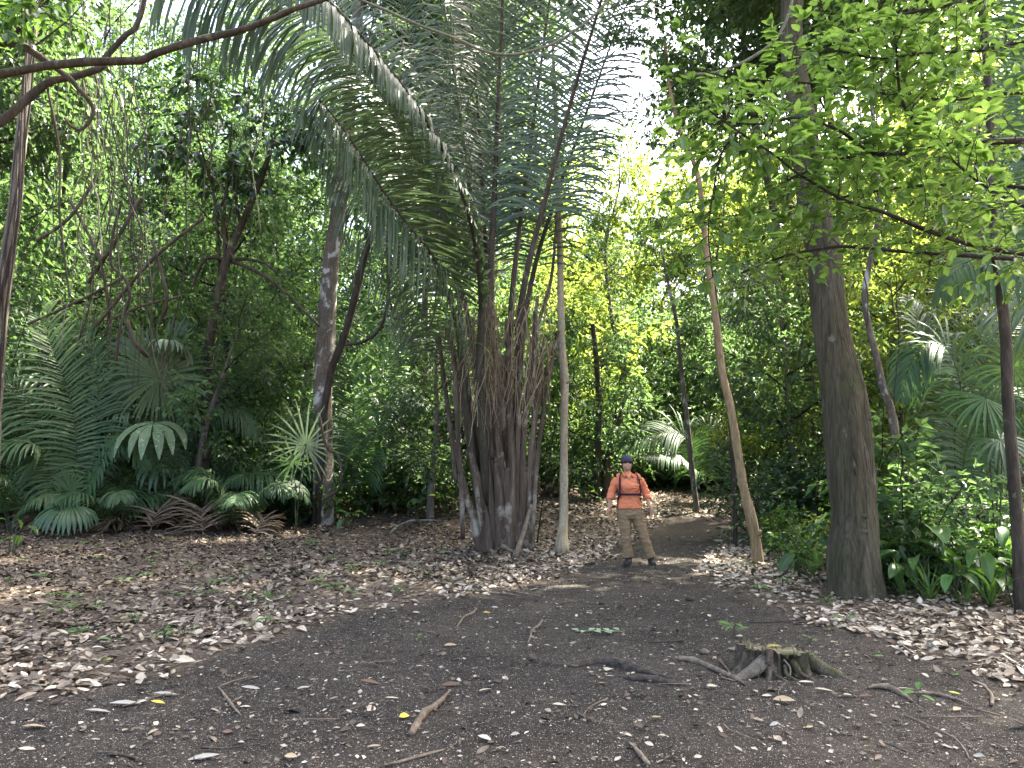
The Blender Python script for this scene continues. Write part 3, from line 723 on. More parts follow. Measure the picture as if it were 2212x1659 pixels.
for P in (LF[3], LF[4], LF[5], spline(px((568, 375, 14.4), (600, 330, 14.2), (620, 290, 14)), 12), spline(px((500, 300, 14.3), (460, 230, 14), (400, 190, 13.8)), 12),
          spline(px((440, 340, 14.2), (390, 320, 14), (350, 330, 13.9)), 12), spline(px((490, 360, 14.4), (540, 290, 14.1), (560, 220, 14)), 12)):
    limb_foliage(None, mbL, P[len(P) // 3:], .02, rg, 10, .95, .30, .11, .12, True, .7, 0, (0, 1), .5, 1)
mbL.build('crown', M['dark_leaf'], t_fork)
DY = 0.0

t_vine, _, _ = trunk_thing('forest_tree', 'old vine wrapped trunk at the far left edge', 'tree',
    [(-20, 1010, 16), (-8, 800, 15), (4, 660, 14), (16, 566, 14), (33, 444, 13), (42, 341, 12), (52, 240, 11), (66, 120, 10), (80, -60, 9)], M['bark_grey'], 13.0, .4, 16, .16)
mb = MB()
for k in range(6):
    ph = rg.uniform(0, 6.28); tt = np.linspace(0, 1, 40); yy = 900 - 980 * tt
    xx = np.interp(yy, [-60, 120, 240, 341, 444, 566, 660, 800, 1010], [80, 66, 52, 42, 33, 16, 4, -8, -20]) + 11 * np.sin(tt * rg.uniform(4, 9) + ph)
    tube(mb, np.array([at(a, b, 12.85 + .1 * math.sin(ph + 9 * t)) for a, b, t in zip(xx, yy, tt)]), rg.uniform(.012, .022), 6, .2, rs=k)
mb.build('clinging_vine', M['liana'], t_vine)

# the tree whose limbs reach in from the upper left; its trunk stands outside the picture
b = on(-6.1, 7.0)
t_over = thing('overhanging_tree', 'dark bare limbs crossing the upper left corner in front of the palm leaflets', 'tree', b)
mb = MB(); tube(mb, spline([b + [0, 0, -.1], b + [.1, 0, 2], b + [.25, 0, 4.0], b + [.4, .1, 5.6], b + [.5, .1, 8]], 40), np.linspace(.2, .12, 40), 14, .1); mb.build('trunk', M['bark_brown'], t_over)
for pts, r in (([(-300, 190, 7), (-120, 178, 7), (0, 160, 7), (100, 142, 6.95), (200, 133, 6.9), (300, 131, 6.85), (332, 117, 6.8), (430, 86, 6.75), (530, 62, 6.7), (640, 18, 6.65), (715, -8, 6.6), (820, -70, 6.6)], (.055, .045, .040, .038, .034, .026, .015)),
               ([(-260, 20, 7), (-100, 60, 7.2), (0, 88, 7.3), (50, 100, 7.35), (100, 133, 7.4), (145, 165, 7.4), (165, 185, 7.4), (195, 222, 7.45), (202, 245, 7.45), (178, 279, 7.45), (155, 274, 7.4), (140, 255, 7.4)], (.06, .05, .045, .03, .022, .012)),
               ([(-260, 380, 7), (-120, 310, 7.3), (0, 264, 7.5), (55, 218, 7.55), (105, 178, 7.6), (160, 165, 7.6), (218, 146, 7.65), (228, 124, 7.7), (272, 75, 7.7), (292, 60, 7.75), (310, 10, 7.8), (320, -60, 7.8)], (.06, .05, .042, .035, .028, .02)),
               ([(100, 180, 7.6), (115, 250, 7.6), (130, 350, 7.7), (128, 450, 7.7), (140, 560, 7.75), (150, 640, 7.8)], (.014, .012, .010))):
    limb(t_over, pts, r, M['bark_brown'], n=60, rough=.16)
mbL = MB(); rg = np.random.default_rng(8); mbB = MB()
for P in (px((-60, 20, 7), (40, 10, 6.9), (110, 15, 6.8)), px((30, -20, 7), (90, 30, 6.9), (135, 45, 6.8)), px((-60, 60, 7.2), (20, 55, 7.2), (70, 40, 7.1)), px((-40, 130, 8), (40, 60, 8), (100, -30, 8)), px((60, 110, 7.6), (150, 40, 7.8), (220, -40, 8))):
    limb_foliage(mbB, mbL, spline(P, 10), .012, rg, 5, .42, .15, .062, .07, True, .6, 0, (.1, 1), .3, 1)
mbL.build('crown', M['plant_leaf'], t_over); mbB.build('twigs', M['twig'], t_over)

# the broad leaved tree reaching in from the right
b = on(6.2, 6.6)
t_broad = thing('broadleaf_tree', 'leafy light green branches spreading across the upper right in front of the big trunk', 'tree', b)
mb = MB(); tube(mb, spline([b + [0, 0, -.1], b + [-.1, 0, 2], b + [-.3, 0, 3.6], b + [-.5, 0, 5.5], b + [-.6, .1, 8]], 40), np.linspace(.14, .06, 40), 12, .1); mb.build('trunk', M['twig'], t_broad)
rg = np.random.default_rng(44)
BL = [([(2400, 300, 6.4), (2212, 304, 6.3), (2049, 311, 6.2), (1981, 321, 6.1), (1947, 333, 6.05), (1844, 338, 6), (1790, 350, 5.9), (1700, 390, 5.8)], (.034, .030, .020, .014, .009), 30),
      ([(1947, 333, 6.05), (1878, 328, 6.0), (1845, 304, 5.9), (1810, 280, 5.85), (1759, 263, 5.8), (1718, 254, 5.8), (1640, 268, 5.7), (1560, 262, 5.6)], (.016, .012, .009, .006), 24),
      ([(2022, 312, 6.2), (1995, 285, 6.15), (1974, 259, 6.1), (1950, 222, 6), (1940, 171, 6), (1936, 102, 5.9), (1925, 30, 5.8)], (.016, .012, .008), 22),
      ([(2330, 560, 6.4), (2150, 540, 6.2), (2022, 505, 6.0), (1947, 474, 5.9), (1896, 454, 5.85), (1827, 434, 5.8), (1776, 406, 5.7), (1715, 369, 5.6), (1674, 335, 5.5), (1590, 280, 5.4), (1520, 230, 5.3)], (.026, .02, .016, .010, .006), 34),
      ([(2400, 570, 6.8), (2212, 560, 6.7), (2097, 553, 6.6), (1947, 543, 6.5), (1827, 533, 6.4), (1759, 540, 6.3), (1690, 555, 6.2), (1600, 590, 6.1)], (.026, .02, .014, .007), 22),
      ([(2400, 60, 6.2), (2212, 90, 6.2), (2117, 109, 6.1), (2015, 113, 6), (1896, 126, 5.9), (1800, 110, 5.8), (1700, 130, 5.8)], (.024, .016, .010, .006), 30),
      ([(2400, -40, 6.6), (2200, -20, 6.6), (2050, 10, 6.6), (1900, 40, 6.6), (1780, 50, 6.6)], (.024, .016, .008), 26),
      ([(2400, 200, 7.2), (2200, 200, 7.2), (2050, 215, 7.2), (1900, 200, 7.2), (1750, 180, 7.2), (1600, 170, 7.2), (1500, 150, 7.2)], (.024, .016, .010, .006), 34),
      ([(2330, 420, 7.2), (2150, 400, 7.3), (2000, 400, 7.3), (1850, 420, 7.3), (1700, 450, 7.2), (1560, 470, 7.1), (1470, 500, 7.1)], (.024, .016, .010, .006), 32),
      ([(1600, 280, 5.6), (1560, 330, 5.7), (1540, 420, 5.8), (1530, 500, 5.8), (1540, 600, 5.9)], (.008, .005), 16),
      ([(2330, 480, 5.2), (2200, 440, 5.2), (2110, 390, 5.2), (2040, 330, 5.2)], (.014, .007), 14)]
mbL = MB()
for pts, r, nt_ in BL:
    o, P = limb(t_broad, pts, r, M['twig'], n=40)
    mbB = MB()
    v = P[:, 0] / P[:, 1] < 0.72
    limb_foliage(mbB, mbL, P[v], .004, rg, int(nt_ * 1.12), .55, .122, .057, .074, True, .40, 0.0, (0, 1), .14, 2, .12, tr=.0045, planar=.28)
    s = mbB.build('twigs', M['twig'], o)
mbL.build('crown', M['near_leaf'], t_broad)

# dark slim trunk at the right edge
trunk_thing('forest_tree', 'dark slender trunk standing at the right edge in front of the broad leaved plants', 'tree',
    [(2207, 1290, 16), (2205, 1250, 14), (2196, 1115, 13), (2189, 1027, 12), (2179, 890, 12), (2172, 719, 12), (2155, 583, 10), (2148, 512, 9), (2141, 307, 8.5), (2131, 137, 8), (2121, 0, 8), (2110, -160, 7)], M['bark_brown'], 8.3, .6, 14, .1)
tc4 = trunk_thing('forest_tree', 'crooked pale blotched stem behind the stout trunk on its right', 'tree',
    [(1940, 1090, 9), (1937, 1037, 9), (1933, 941, 9), (1926, 890, 8.5), (1909, 839, 8), (1892, 767, 7), (1878, 712, 6.5), (1868, 640, 6), (1880, 560, 6), (1900, 450, 6), (1890, 330, 5), (1880, 150, 5)], M['bark_mottled'], 12.0, .4, 12, .14)
tc1 = trunk_thing('forest_tree', 'thin grey white trunk behind the walker to the right', 'tree',
    [(1504, 1095, 7), (1503, 1081, 6), (1496, 1026, 6), (1482, 890, 5.5), (1470, 787, 5), (1462, 700, 4.5), (1445, 620, 3.5), (1430, 540, 2.5), (1424, 500, 1.5)], M['bark_mottled'], 19.5, .5, 10, .12)
tc2 = trunk_thing('forest_tree', 'slanting grey trunk high in the sunny thicket behind the leaning tan tree', 'tree',
    [(1760, 1040, 12), (1755, 900, 12), (1748, 760, 12), (1740, 690, 11), (1728, 600, 10), (1715, 500, 9), (1700, 380, 8)], M['bark_grey'], 21, .5, 12, .1)
tc3 = trunk_thing('forest_tree', 'sinuous dark stem in the thicket between the pale slender trunk and the walker', 'tree',
    [(1330, 1080, 6), (1335, 980, 6), (1342, 880, 6), (1348, 790, 6), (1335, 745, 5.5), (1322, 690, 5), (1312, 620, 4), (1308, 540, 3), (1318, 480, 2)], M['bark_grey'], 22, .5, 10, .14)
tc5 = trunk_thing('forest_tree', 'reddish brown slim trunk behind the path directly right of the pale slender trunk', 'tree',
    [(1290, 1080, 7), (1292, 980, 7), (1294, 900, 6.5), (1290, 800, 6), (1280, 700, 5)], M['bark_brown'], 21, .3, 10, .1)
trunk_thing('forest_tree', 'short dark sapling stem beside the path behind the leaning tan trunk', 'tree',
    [(1588, 1168, 5), (1588, 1120, 4.5), (1584, 1040, 4), (1580, 950, 4), (1572, 860, 3.5)], M['bark_brown'], 14.6, .2, 8, .1)
trunk_thing('leaning_stem', 'thick dark stem leaning right behind the hanging palm leaflets', 'tree',
    [(690, 1060, 9), (700, 900, 9), (716, 800, 8), (734, 753, 8), (751, 702, 8), (769, 634, 8), (789, 549, 7.5), (810, 490, 7), (835, 430, 6), (850, 380, 5)], M['liana'], 18.4, -.8, 10, .12)

# ------------------------------------------------------------------ the forest behind: boughs shared by many trees
rg = np.random.default_rng(100)
BOUGH = {}
def make_bough(seed, drop=0.0):
    q = np.random.default_rng(seed)
    a = MB()
    P = wander([0, 0, 0], [1, 0, .25], 2.0, 8, q, .22, .1)
    tmp = MB()
    limb_foliage(tmp, a, P, .022, q, 15, .85, .155, .072, .085, False, .45, .08, (0, 1), .3 + drop, 3, .12, tr=.005)
    off = tmp
    for V, T_, E_ in zip(off.v, off.t, off.e):
        pass
    k0 = a.n
    for v, t, e in zip(tmp.v, tmp.t, tmp.e):
        a.v.append(v); a.t.append(t); a.e.append(e)
    for f in tmp.f:
        a.f.append(f + k0); a.m.append(np.full(len(f), 1, int))
    a.n += tmp.n
    return a
bm_ = [make_bough(s, d) for s, d in ((1, 0), (2, .2), (3, 0), (4, .4), (5, .1))]
for mk in ('bg_leaf', 'bg_dark', 'bg_yellow'):
    BOUGH[mk] = [m.mesh('bough', [M[mk], M['twig']]) for m in bm_]

def forest_tree(name, label, group, x, y, H, h0, spread, nb, leafm, barkm, r=.10, lean=None, bs=1.0):
    base = on(x, y)
    t = thing(name, label, 'tree', base, group)
    P = wander(base - [0, 0, .2], [rg.normal(0, .07), rg.normal(0, .05), 1], H, 14, rg, .10, .35)
    mb = MB(); tube(mb, spline(P, 28), np.linspace(r, r * .25, 28), 9, .12, rs=x)
    mb.build('trunk', M[barkm], t)
    u = np.linspace(0, 1, 14)
    az = rg.uniform(0, 6.28)
    for k in range(nb):
        f = h0 + (1 - h0) * (k + rg.random()) / nb
        p = np.array([np.interp(f, u, P[:, q]) for q in range(3)]) - base
        az += 2.4 + rg.normal(0, .3)
        s = spread / 2.0 * (0.75 + 0.6 * math.sin(math.pi * min(1, (f - h0) / (1 - h0 + 1e-6) * .8 + .15))) * rg.uniform(.75, 1.2)
        o = bpy.data.objects.new('bough', BOUGH[leafm][rg.integers(0, 5)])
        COL.objects.link(o); o.parent = t
        o.location = p
        o.rotation_euler = (rg.normal(0, .25), -rg.uniform(-.15, .6) * (.4 + f), az)
        o.scale = (s, s * rg.uniform(.85, 1.15), s * rg.uniform(.8, 1.2))
    return t

placed = [(2.1, 11.8, 1.5), (-.2, 14.4, 1.6)]
def try_place(x, y, gap):
    if any((x - a) ** 2 + (y - b) ** 2 < max(gap, c) ** 2 * .8 for a, b, c in placed): return False
    if path_sd(x, y)[0] > -1.2 or (2.2 < x < 8 and 12 < y < 19.5 and x < y * .28): return False
    placed.append((x, y, gap)); return True
def hmax(x, y):                                      # open sky seen between the palm and the leafy branches
    q = 1106 + x / y * F
    if 1330 < q < 1560: return 1.6 + y * (0.36 + .0016 * abs(q - 1445))
    if q > 1700 and y > 22: return 1.6 + y * .52
    return 99
LB = {'l': 'slender leafy forest tree in the tangled thicket on the left', 'c': 'sunlit leafy tree in the bright forest behind the walker', 'r': 'sunlit leafy tree rising behind the stout trunk on the right'}
LG = {'l': 'leafy trees of the thicket on the left', 'c': 'sunlit trees behind the walker', 'r': 'sunlit trees behind the stout trunk'}
def side(x, y):
    q = 1106 + x / y * F
    return 'l' if q < 1080 else ('c' if q < 1700 else 'r')
n1 = 0
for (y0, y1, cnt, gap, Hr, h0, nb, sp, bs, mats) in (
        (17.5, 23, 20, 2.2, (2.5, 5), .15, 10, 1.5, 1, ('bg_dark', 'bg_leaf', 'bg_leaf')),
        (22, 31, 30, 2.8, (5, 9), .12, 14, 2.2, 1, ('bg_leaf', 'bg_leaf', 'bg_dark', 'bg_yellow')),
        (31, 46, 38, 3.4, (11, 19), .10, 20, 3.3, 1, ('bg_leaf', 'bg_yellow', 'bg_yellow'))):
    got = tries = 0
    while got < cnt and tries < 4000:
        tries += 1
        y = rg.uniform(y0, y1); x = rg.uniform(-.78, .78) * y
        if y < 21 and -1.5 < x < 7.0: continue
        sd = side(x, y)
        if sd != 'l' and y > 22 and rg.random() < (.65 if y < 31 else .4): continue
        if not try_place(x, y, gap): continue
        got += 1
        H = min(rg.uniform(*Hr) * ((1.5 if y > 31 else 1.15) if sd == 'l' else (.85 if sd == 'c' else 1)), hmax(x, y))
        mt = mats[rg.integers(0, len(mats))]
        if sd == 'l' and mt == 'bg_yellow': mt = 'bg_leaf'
        if sd == 'l' and rg.random() < .2: mt = 'bg_dark'  # some left trees take the deeper green as painted shade
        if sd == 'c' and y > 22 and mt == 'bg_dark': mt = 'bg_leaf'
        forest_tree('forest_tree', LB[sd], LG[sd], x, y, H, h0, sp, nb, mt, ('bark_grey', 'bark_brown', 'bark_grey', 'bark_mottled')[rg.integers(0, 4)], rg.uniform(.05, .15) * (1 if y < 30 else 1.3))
# trees towards the sun on the right and tall ones beside the clearing
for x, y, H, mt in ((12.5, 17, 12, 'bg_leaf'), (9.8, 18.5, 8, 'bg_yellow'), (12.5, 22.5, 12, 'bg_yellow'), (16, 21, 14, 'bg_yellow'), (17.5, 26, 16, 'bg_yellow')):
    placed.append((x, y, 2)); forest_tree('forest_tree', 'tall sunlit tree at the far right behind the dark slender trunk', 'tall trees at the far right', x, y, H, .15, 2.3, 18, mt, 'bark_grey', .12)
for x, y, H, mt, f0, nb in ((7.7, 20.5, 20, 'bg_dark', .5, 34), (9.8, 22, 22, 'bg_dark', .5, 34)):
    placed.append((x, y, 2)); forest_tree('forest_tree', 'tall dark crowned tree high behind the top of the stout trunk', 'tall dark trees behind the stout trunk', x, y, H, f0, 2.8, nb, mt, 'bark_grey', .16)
for x, y, H, f0 in ((-12.6, 15.5, 14, .55),):
    placed.append((x, y, 2)); forest_tree('forest_tree', 'tall tree with a high dark crown above the lianas at the upper left', None, x, y, H, f0, 2.8, 20, 'bg_dark', 'bark_grey', .12)
for x, y, H, mt in ((7.4, 14.6, 5.5, 'bg_yellow'), (5.7, 15.2, 5, 'bg_leaf'), (8.9, 16.4, 7, 'bg_yellow'), (6.6, 17, 6.5, 'bg_yellow')):
    placed.append((x, y, 1.5)); forest_tree('forest_tree', 'small bright leafy tree in the undergrowth behind the stout trunk', 'small bright trees behind the stout trunk', x, y, H, .12, 1.5, 14, mt, 'bark_grey', .05)
for x, y, H in ((-2.6, 22.5, 18),):
    placed.append((x, y, 2)); forest_tree('forest_tree', 'tall dark crowned tree high behind the leaves of the great palm', None, x, y, H, .55, 3.0, 30, 'bg_dark', 'bark_grey', .14)
def added_shade_tree(label, x, y, H, reach, azs, seed):  # unseen tree, added to keep direct sun off the palm and path
    q = np.random.default_rng(seed); base = on(x, y); t = thing('added_shade_tree', label, 'tree', base)
    P = wander(base - [0, 0, .2], [0, 0, 1], H, 12, q, .05, .3); mb = MB(); tube(mb, spline(P, 30), np.linspace(.38, .2, 30), 14, .1); mb.build('trunk', M['bark_grey'], t)
    for az in azs:
        az = R(az); st_ = P[q.integers(8, 12)]
        L = wander(st_, [math.cos(az), math.sin(az), .28], reach * q.uniform(.8, 1.05), 10, q, .18, -.1)
        mb = MB(); tube(mb, spline(L, 24), np.linspace(.13, .03, 24), 8, .1); mb.build('limb', M['bark_grey'], t)
        for k in range(26):
            f = q.uniform(.15, 1); p = np.array([np.interp(f, np.linspace(0, 1, 10), L[:, c]) for c in range(3)]) - base
            o = bpy.data.objects.new('bough', BOUGH['bg_dark'][q.integers(0, 5)]); COL.objects.link(o); o.parent = t
            sc_ = q.uniform(1.2, 1.8); o.location = p; o.scale = (sc_, sc_, sc_ * .8); o.rotation_euler = (q.normal(0, .2), q.normal(-.1, .2), q.uniform(0, 6.28))
added_shade_tree('unseen spreading tree added to shade the clearing from the right', 10.8, 12.5, 13.5, 11.5, (158, 170, 182, 195, 210, 145, 130), 3)
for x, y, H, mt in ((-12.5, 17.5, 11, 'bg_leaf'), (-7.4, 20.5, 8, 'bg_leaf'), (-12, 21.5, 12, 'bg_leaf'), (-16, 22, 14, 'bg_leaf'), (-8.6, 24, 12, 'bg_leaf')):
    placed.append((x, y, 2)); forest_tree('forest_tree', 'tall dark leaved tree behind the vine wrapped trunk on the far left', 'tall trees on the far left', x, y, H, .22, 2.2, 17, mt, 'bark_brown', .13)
# crowns of the two tall trunks that stand out
for t, Q, mt, n, f0 in ((t_mot, QM, 'bg_leaf', 12, .45), (t_tan, QT, 'bg_leaf', 7, .78), (tc1[0], tc1[2], 'bg_leaf', 9, .55), (tc2[0], tc2[2], 'bg_yellow', 9, .6), (tc3[0], tc3[2], 'bg_leaf', 9, .5), (tc4[0], tc4[2], 'bg_leaf', 8, .6), (tc5[0], tc5[2], 'bg_leaf', 8, .6)):
    for k in range(n):
        f = f0 + (1 - f0) * (k + rg.random()) / n
        p = Q[int(f * (len(Q) - 1)), :3] - np.array(t.location)
        o = bpy.data.objects.new('bough', BOUGH[mt][rg.integers(0, 5)]); COL.objects.link(o); o.parent = t
        o.location = p; s = rg.uniform(.45, .8) * (1.3 if t is t_mot else .8); o.scale = (s, s, s); o.rotation_euler = (rg.normal(0, .3), rg.uniform(-.4, .2), rg.uniform(0, 6.28))

# far forest that reads as one mass
def far_leaves(n, r, seed):
    q = np.random.default_rng(seed); mb = MB()
    nc = n // 60
    az = q.uniform(-.78, .78, nc); Y = q.uniform(48, 72, nc); X = az * Y
    Z = gz(X, Y) + q.random(nc) ** .8 * 22
    u = 1106 + X / Y * F
    top = np.where((u > 1330) & (u < 1560), 1.6 + Y * .22, np.where(u > 1250, 1.6 + Y * .28, 99))
    k = Z < top; X, Y, Z = X[k], Y[k], Z[k]; nc = len(X)
    c = np.repeat(np.stack([X, Y, Z], 1), 60, 0)
    d = nrm(q.normal(0, 1, (nc * 60, 3))) * q.random((nc * 60, 1)) ** .4 * np.array([2.0, 2.0, 1.3])
    D = nrm(d * [1, 1, .3] + q.normal(0, .6, d.shape)); N = nrm(np.array([0, 0, 1.0]) + q.normal(0, .5, d.shape))
    L = q.uniform(.22, .42, nc * 60)
    leaves(mb, c + d, D, N, L, L * .5, q.random(nc * 60), False, .15)
    return mb
tag(far_leaves(130000, 0, 5).build('distant_forest', M['bg_leaf']), kind='stuff')

# ------------------------------------------------------------------ shrubs and undergrowth plants
SHRUB = {}
def make_shrub(seed, H=1.5, Lf=.12, Wf=.055, nst=7):
    q = np.random.default_rng(seed); a = MB(); s = MB()
    for k in range(nst):
        az = q.uniform(0, 6.28); P = wander([.1 * math.cos(az), .1 * math.sin(az), -.05], [.55 * math.cos(az), .55 * math.sin(az), 1], H * q.uniform(.6, 1.1), 9, q, .3, .2)
        limb_foliage(s, a, P, .012, q, 9, .5, Lf, Wf, .07, False, .5, .12, (0, 1), .3, 2, .15, tr=.004)
    k0 = a.n
    for v, t, e in zip(s.v, s.t, s.e): a.v.append(v); a.t.append(t); a.e.append(e)
    for f in s.f: a.f.append(f + k0); a.m.append(np.full(len(f), 1, int))
    a.n += s.n
    return a
sm_ = [make_shrub(51), make_shrub(52, 1.8, .15, .07, 6), make_shrub(53, 1.2, .10, .045, 8), make_shrub(54, 1.6, .17, .06, 6)]
for mk in ('bg_leaf', 'bg_dark', 'bg_yellow', 'plant_leaf'):
    SHRUB[mk] = [m.mesh('shrub', [M[mk], M['twig']]) for m in sm_]
def shrub(x, y, s, mk, label, group):
    o = bpy.data.objects.new('understory_shrub', SHRUB[mk][rg.integers(0, 4)]); COL.objects.link(o)
    o.location = on(x, y, -.03); o.scale = (s * rg.uniform(.9, 1.2), s * rg.uniform(.9, 1.2), s * rg.uniform(.85, 1.15)); o.rotation_euler = (rg.normal(0, .08), rg.normal(0, .08), rg.uniform(0, 6.28))
    return tag(o, label, 'shrub', group)
def shrubs(n, pxr, yr, sr, mks, label, group):
    k = tr = 0
    while k < n and tr < 3000:
        tr += 1
        y = rg.uniform(*yr); x = (rg.uniform(*pxr) - 1106) / F * y
        if path_sd(x, y)[0] > -.7: continue
        k += 1
        shrub(x, y, rg.uniform(*sr), mks[rg.integers(0, len(mks))], label, group)
shrubs(34, (-60, 700), (19.5, 24), (.9, 1.6), ('bg_dark', 'bg_leaf', 'bg_leaf'), 'dark leafy shrub in the shade behind the palms on the left', 'shaded shrubs behind the left palms')
shrubs(30, (-60, 700), (18.2, 20), (.5, .9), ('bg_dark', 'bg_dark', 'plant_leaf'), 'low dark shrub filling the shade among the left palms', 'low shrubs among the left palms')
shrubs(14, (780, 1010), (19.5, 24), (.9, 1.5), ('bg_dark', 'bg_leaf'), 'leafy shrub between the white blotched trunk and the great palm', 'shrubs left of the great palm')
shrubs(30, (1130, 1620), (22.5, 28), (1.0, 1.9), ('bg_dark', 'bg_dark', 'bg_leaf'), 'dark leafy shrub on the bank behind the walker', 'shrubs on the bank behind the walker')
shrubs(26, (1620, 1900), (14, 21), (.7, 1.3), ('bg_leaf', 'bg_dark', 'plant_leaf'), 'green leafy shrub between the leaning tan trunk and the stout trunk', 'shrubs left of the stout trunk')
shrubs(30, (1880, 2300), (9.6, 16), (.45, 1.25), ('bg_leaf', 'plant_leaf', 'bg_dark', 'bg_leaf'), 'bright leafy shrub behind the broad leaved plants at the right', 'shrubs at the right')
shrubs(26, (-80, 1000), (24, 30), (1.4, 2.4), ('bg_leaf', 'bg_dark'), 'tall leafy shrub deep in the thicket on the left', 'tall shrubs deep in the left thicket')
shrubs(24, (1130, 1900), (28, 34), (1.6, 2.8), ('bg_leaf', 'bg_yellow'), 'tall sunlit shrub deep in the forest behind the bank', 'tall shrubs behind the bank')
for pxx, y, s, mk in ((1690, 12.6, .5, 'plant_leaf'), (1725, 11.8, .55, 'bg_leaf'), (1745, 11.2, .6, 'plant_leaf'), (1700, 13.6, .7, 'bg_leaf'), (1760, 12.4, .8, 'bg_yellow')):
    shrub((pxx - 1106) / F * y, y, s, mk, 'low green shrub on the leaf litter just left of the stout trunk', 'low shrubs left of the stout trunk')

# ------------------------------------------------------------------ palms of the undergrowth
def palm_thing(name, label, cat, base, fronds, rg, leafm='under_palm', stalk='green_stalk', stem=None, group=None):
    t = thing(name, label, cat, base, group)
    if stem is not None:
        mb = MB(); tube(mb, spline([np.array(base) + [0, 0, -.1], np.array(base) + stem], 8), .035, 8, .2); mb.build('stem', M['bark_brown'], t)
    for pts, up, kw in fronds:
        k = dict(n=52, L=.62, W=.036, r0=.014, start=.22, vee=.12, jit=.05, K=5, grav=.45, ang=(72, 30)); k.update(kw)
        a, b = MB(), MB(); frond(a, b, pts, rg, up=up, **k)
        f = a.build('frond', M[stalk], t); b.build('leaflets', M[leafm], f)
    return t
rg = np.random.default_rng(60)
DY = 3.6
B = on(at(140, 1075, 17.6)[0], 17.6)
b0 = tuple([*at(140, 1075, 14)])
def bp(q, *l): return np.vstack([[B], px(*l)])
palm_thing('feather_palm', 'feather palm at the lower left with one tall upright leaf', 'palm', B,
    [(bp(0, (165, 985, 14), (150, 860, 14.1), (112, 753, 14.2), (78, 675, 14.3), (52, 635, 14.4)), (.6, -.75, .3), dict(L=1.18, W=0.062, grav=.35, n=56)),
     (bp(0, (110, 960, 13.9), (55, 860, 13.8), (0, 812, 13.6), (-80, 790, 13.4), (-170, 820, 13.2)), (.2, -.5, .9), dict(L=1.36, W=0.062, grav=.9, n=56)),
     (bp(0, (195, 960, 14.2), (212, 850, 14.4), (196, 760, 14.6), (160, 700, 14.8)), (.1, -.9, .3), dict(L=0.99, W=0.056)),
     (bp(0, (100, 1000, 13.6), (70, 960, 13.3), (20, 960, 13), (-50, 1000, 12.8)), (0, -.4, .9), dict(L=0.87, W=0.056, grav=.8)),
     (bp(0, (210, 1010, 13.8), (250, 950, 13.7), (290, 960, 13.6), (320, 1010, 13.5)), (0, -.5, .9), dict(L=0.74, W=0.050, grav=.8))], rg)
B = on(at(420, 1075, 18.8)[0], 18.8)
palm_thing('feather_palm', 'feather palm right of the fan palm with leaves arching to the right', 'palm', B,
    [(bp(0, (418, 985, 15), (440, 910, 15), (480, 878, 14.9), (525, 900, 14.8), (558, 950, 14.7)), (.1, -.5, .85), dict(L=0.89, W=0.050, grav=.9)),
     (bp(0, (430, 940, 15.3), (470, 840, 15.4), (520, 800, 15.5), (570, 810, 15.6), (600, 850, 15.7)), (.1, -.6, .75), dict(L=0.99, W=0.050, grav=.7)),
     (bp(0, (395, 960, 15.4), (400, 860, 15.6), (430, 780, 15.8), (480, 740, 16)), (.2, -.8, .5), dict(L=0.99, W=0.050)),
     (bp(0, (470, 1040, 14.8), (530, 1026, 14.5), (600, 1028, 14.2), (645, 1050, 14), (668, 1085, 13.9)), (0, -.35, .93), dict(L=0.68, W=0.042, grav=1.0)),
     (bp(0, (370, 980, 15.6), (340, 890, 15.8), (300, 850, 16), (250, 860, 16.2)), (-.1, -.7, .6), dict(L=0.93, W=0.050, grav=.7))], rg)
DY = 2.0
B = on(at(775, 1050, 19.6)[0], 19.6)
palm_thing('feather_palm', 'feather palm with raised leaves between the white blotched trunk and the great palm', 'palm', B,
    [(bp(0, (785, 940, 17.5), (810, 840, 17.5), (850, 765, 17.5), (905, 722, 17.4), (960, 712, 17.3)), (-.2, -.75, .6), dict(L=1.24, W=0.056, n=60)),
     (bp(0, (765, 930, 17.3), (762, 840, 17.2), (745, 770, 17.1), (712, 730, 17)), (.3, -.8, .5), dict(L=1.12, W=0.056)),
     (bp(0, (800, 960, 17.2), (840, 880, 17), (885, 860, 16.9), (930, 885, 16.8)), (-.1, -.6, .8), dict(L=0.99, W=0.050, grav=.8)),
     (bp(0, (775, 900, 17.8), (790, 780, 18), (780, 690, 18.2), (750, 620, 18.4)), (.2, -.9, .4), dict(L=1.18, W=0.056)),
     (bp(0, (745, 960, 17.2), (715, 900, 17), (690, 890, 16.8), (660, 930, 16.6)), (.1, -.6, .8), dict(L=0.93, W=0.050, grav=.9))], rg)
DY = 0.0
B = on(at(1500, 1060, 21)[0], 21)
palm_thing('feather_palm', 'small feather palm on the bank above the walker with leaves spread flat', 'palm', B,
    [(bp(0, (1495, 1010, 20.6), (1480, 945, 20.4), (1440, 935, 20.2), (1390, 945, 20), (1350, 965, 19.8)), (0, -.7, .7), dict(L=1.0, W=.05, grav=.5)),
     (bp(0, (1500, 1020, 20.4), (1470, 990, 20), (1430, 985, 19.7), (1390, 990, 19.4)), (0, -.5, .85), dict(L=.7, W=.045, grav=.6)),
     (bp(0, (1510, 1000, 20.8), (1530, 940, 20.8), (1560, 930, 20.8), (1600, 960, 20.8)), (0, -.7, .7), dict(L=.9, W=.05, grav=.6))], rg)
B = on(at(1390, 1060, 23)[0], 23)
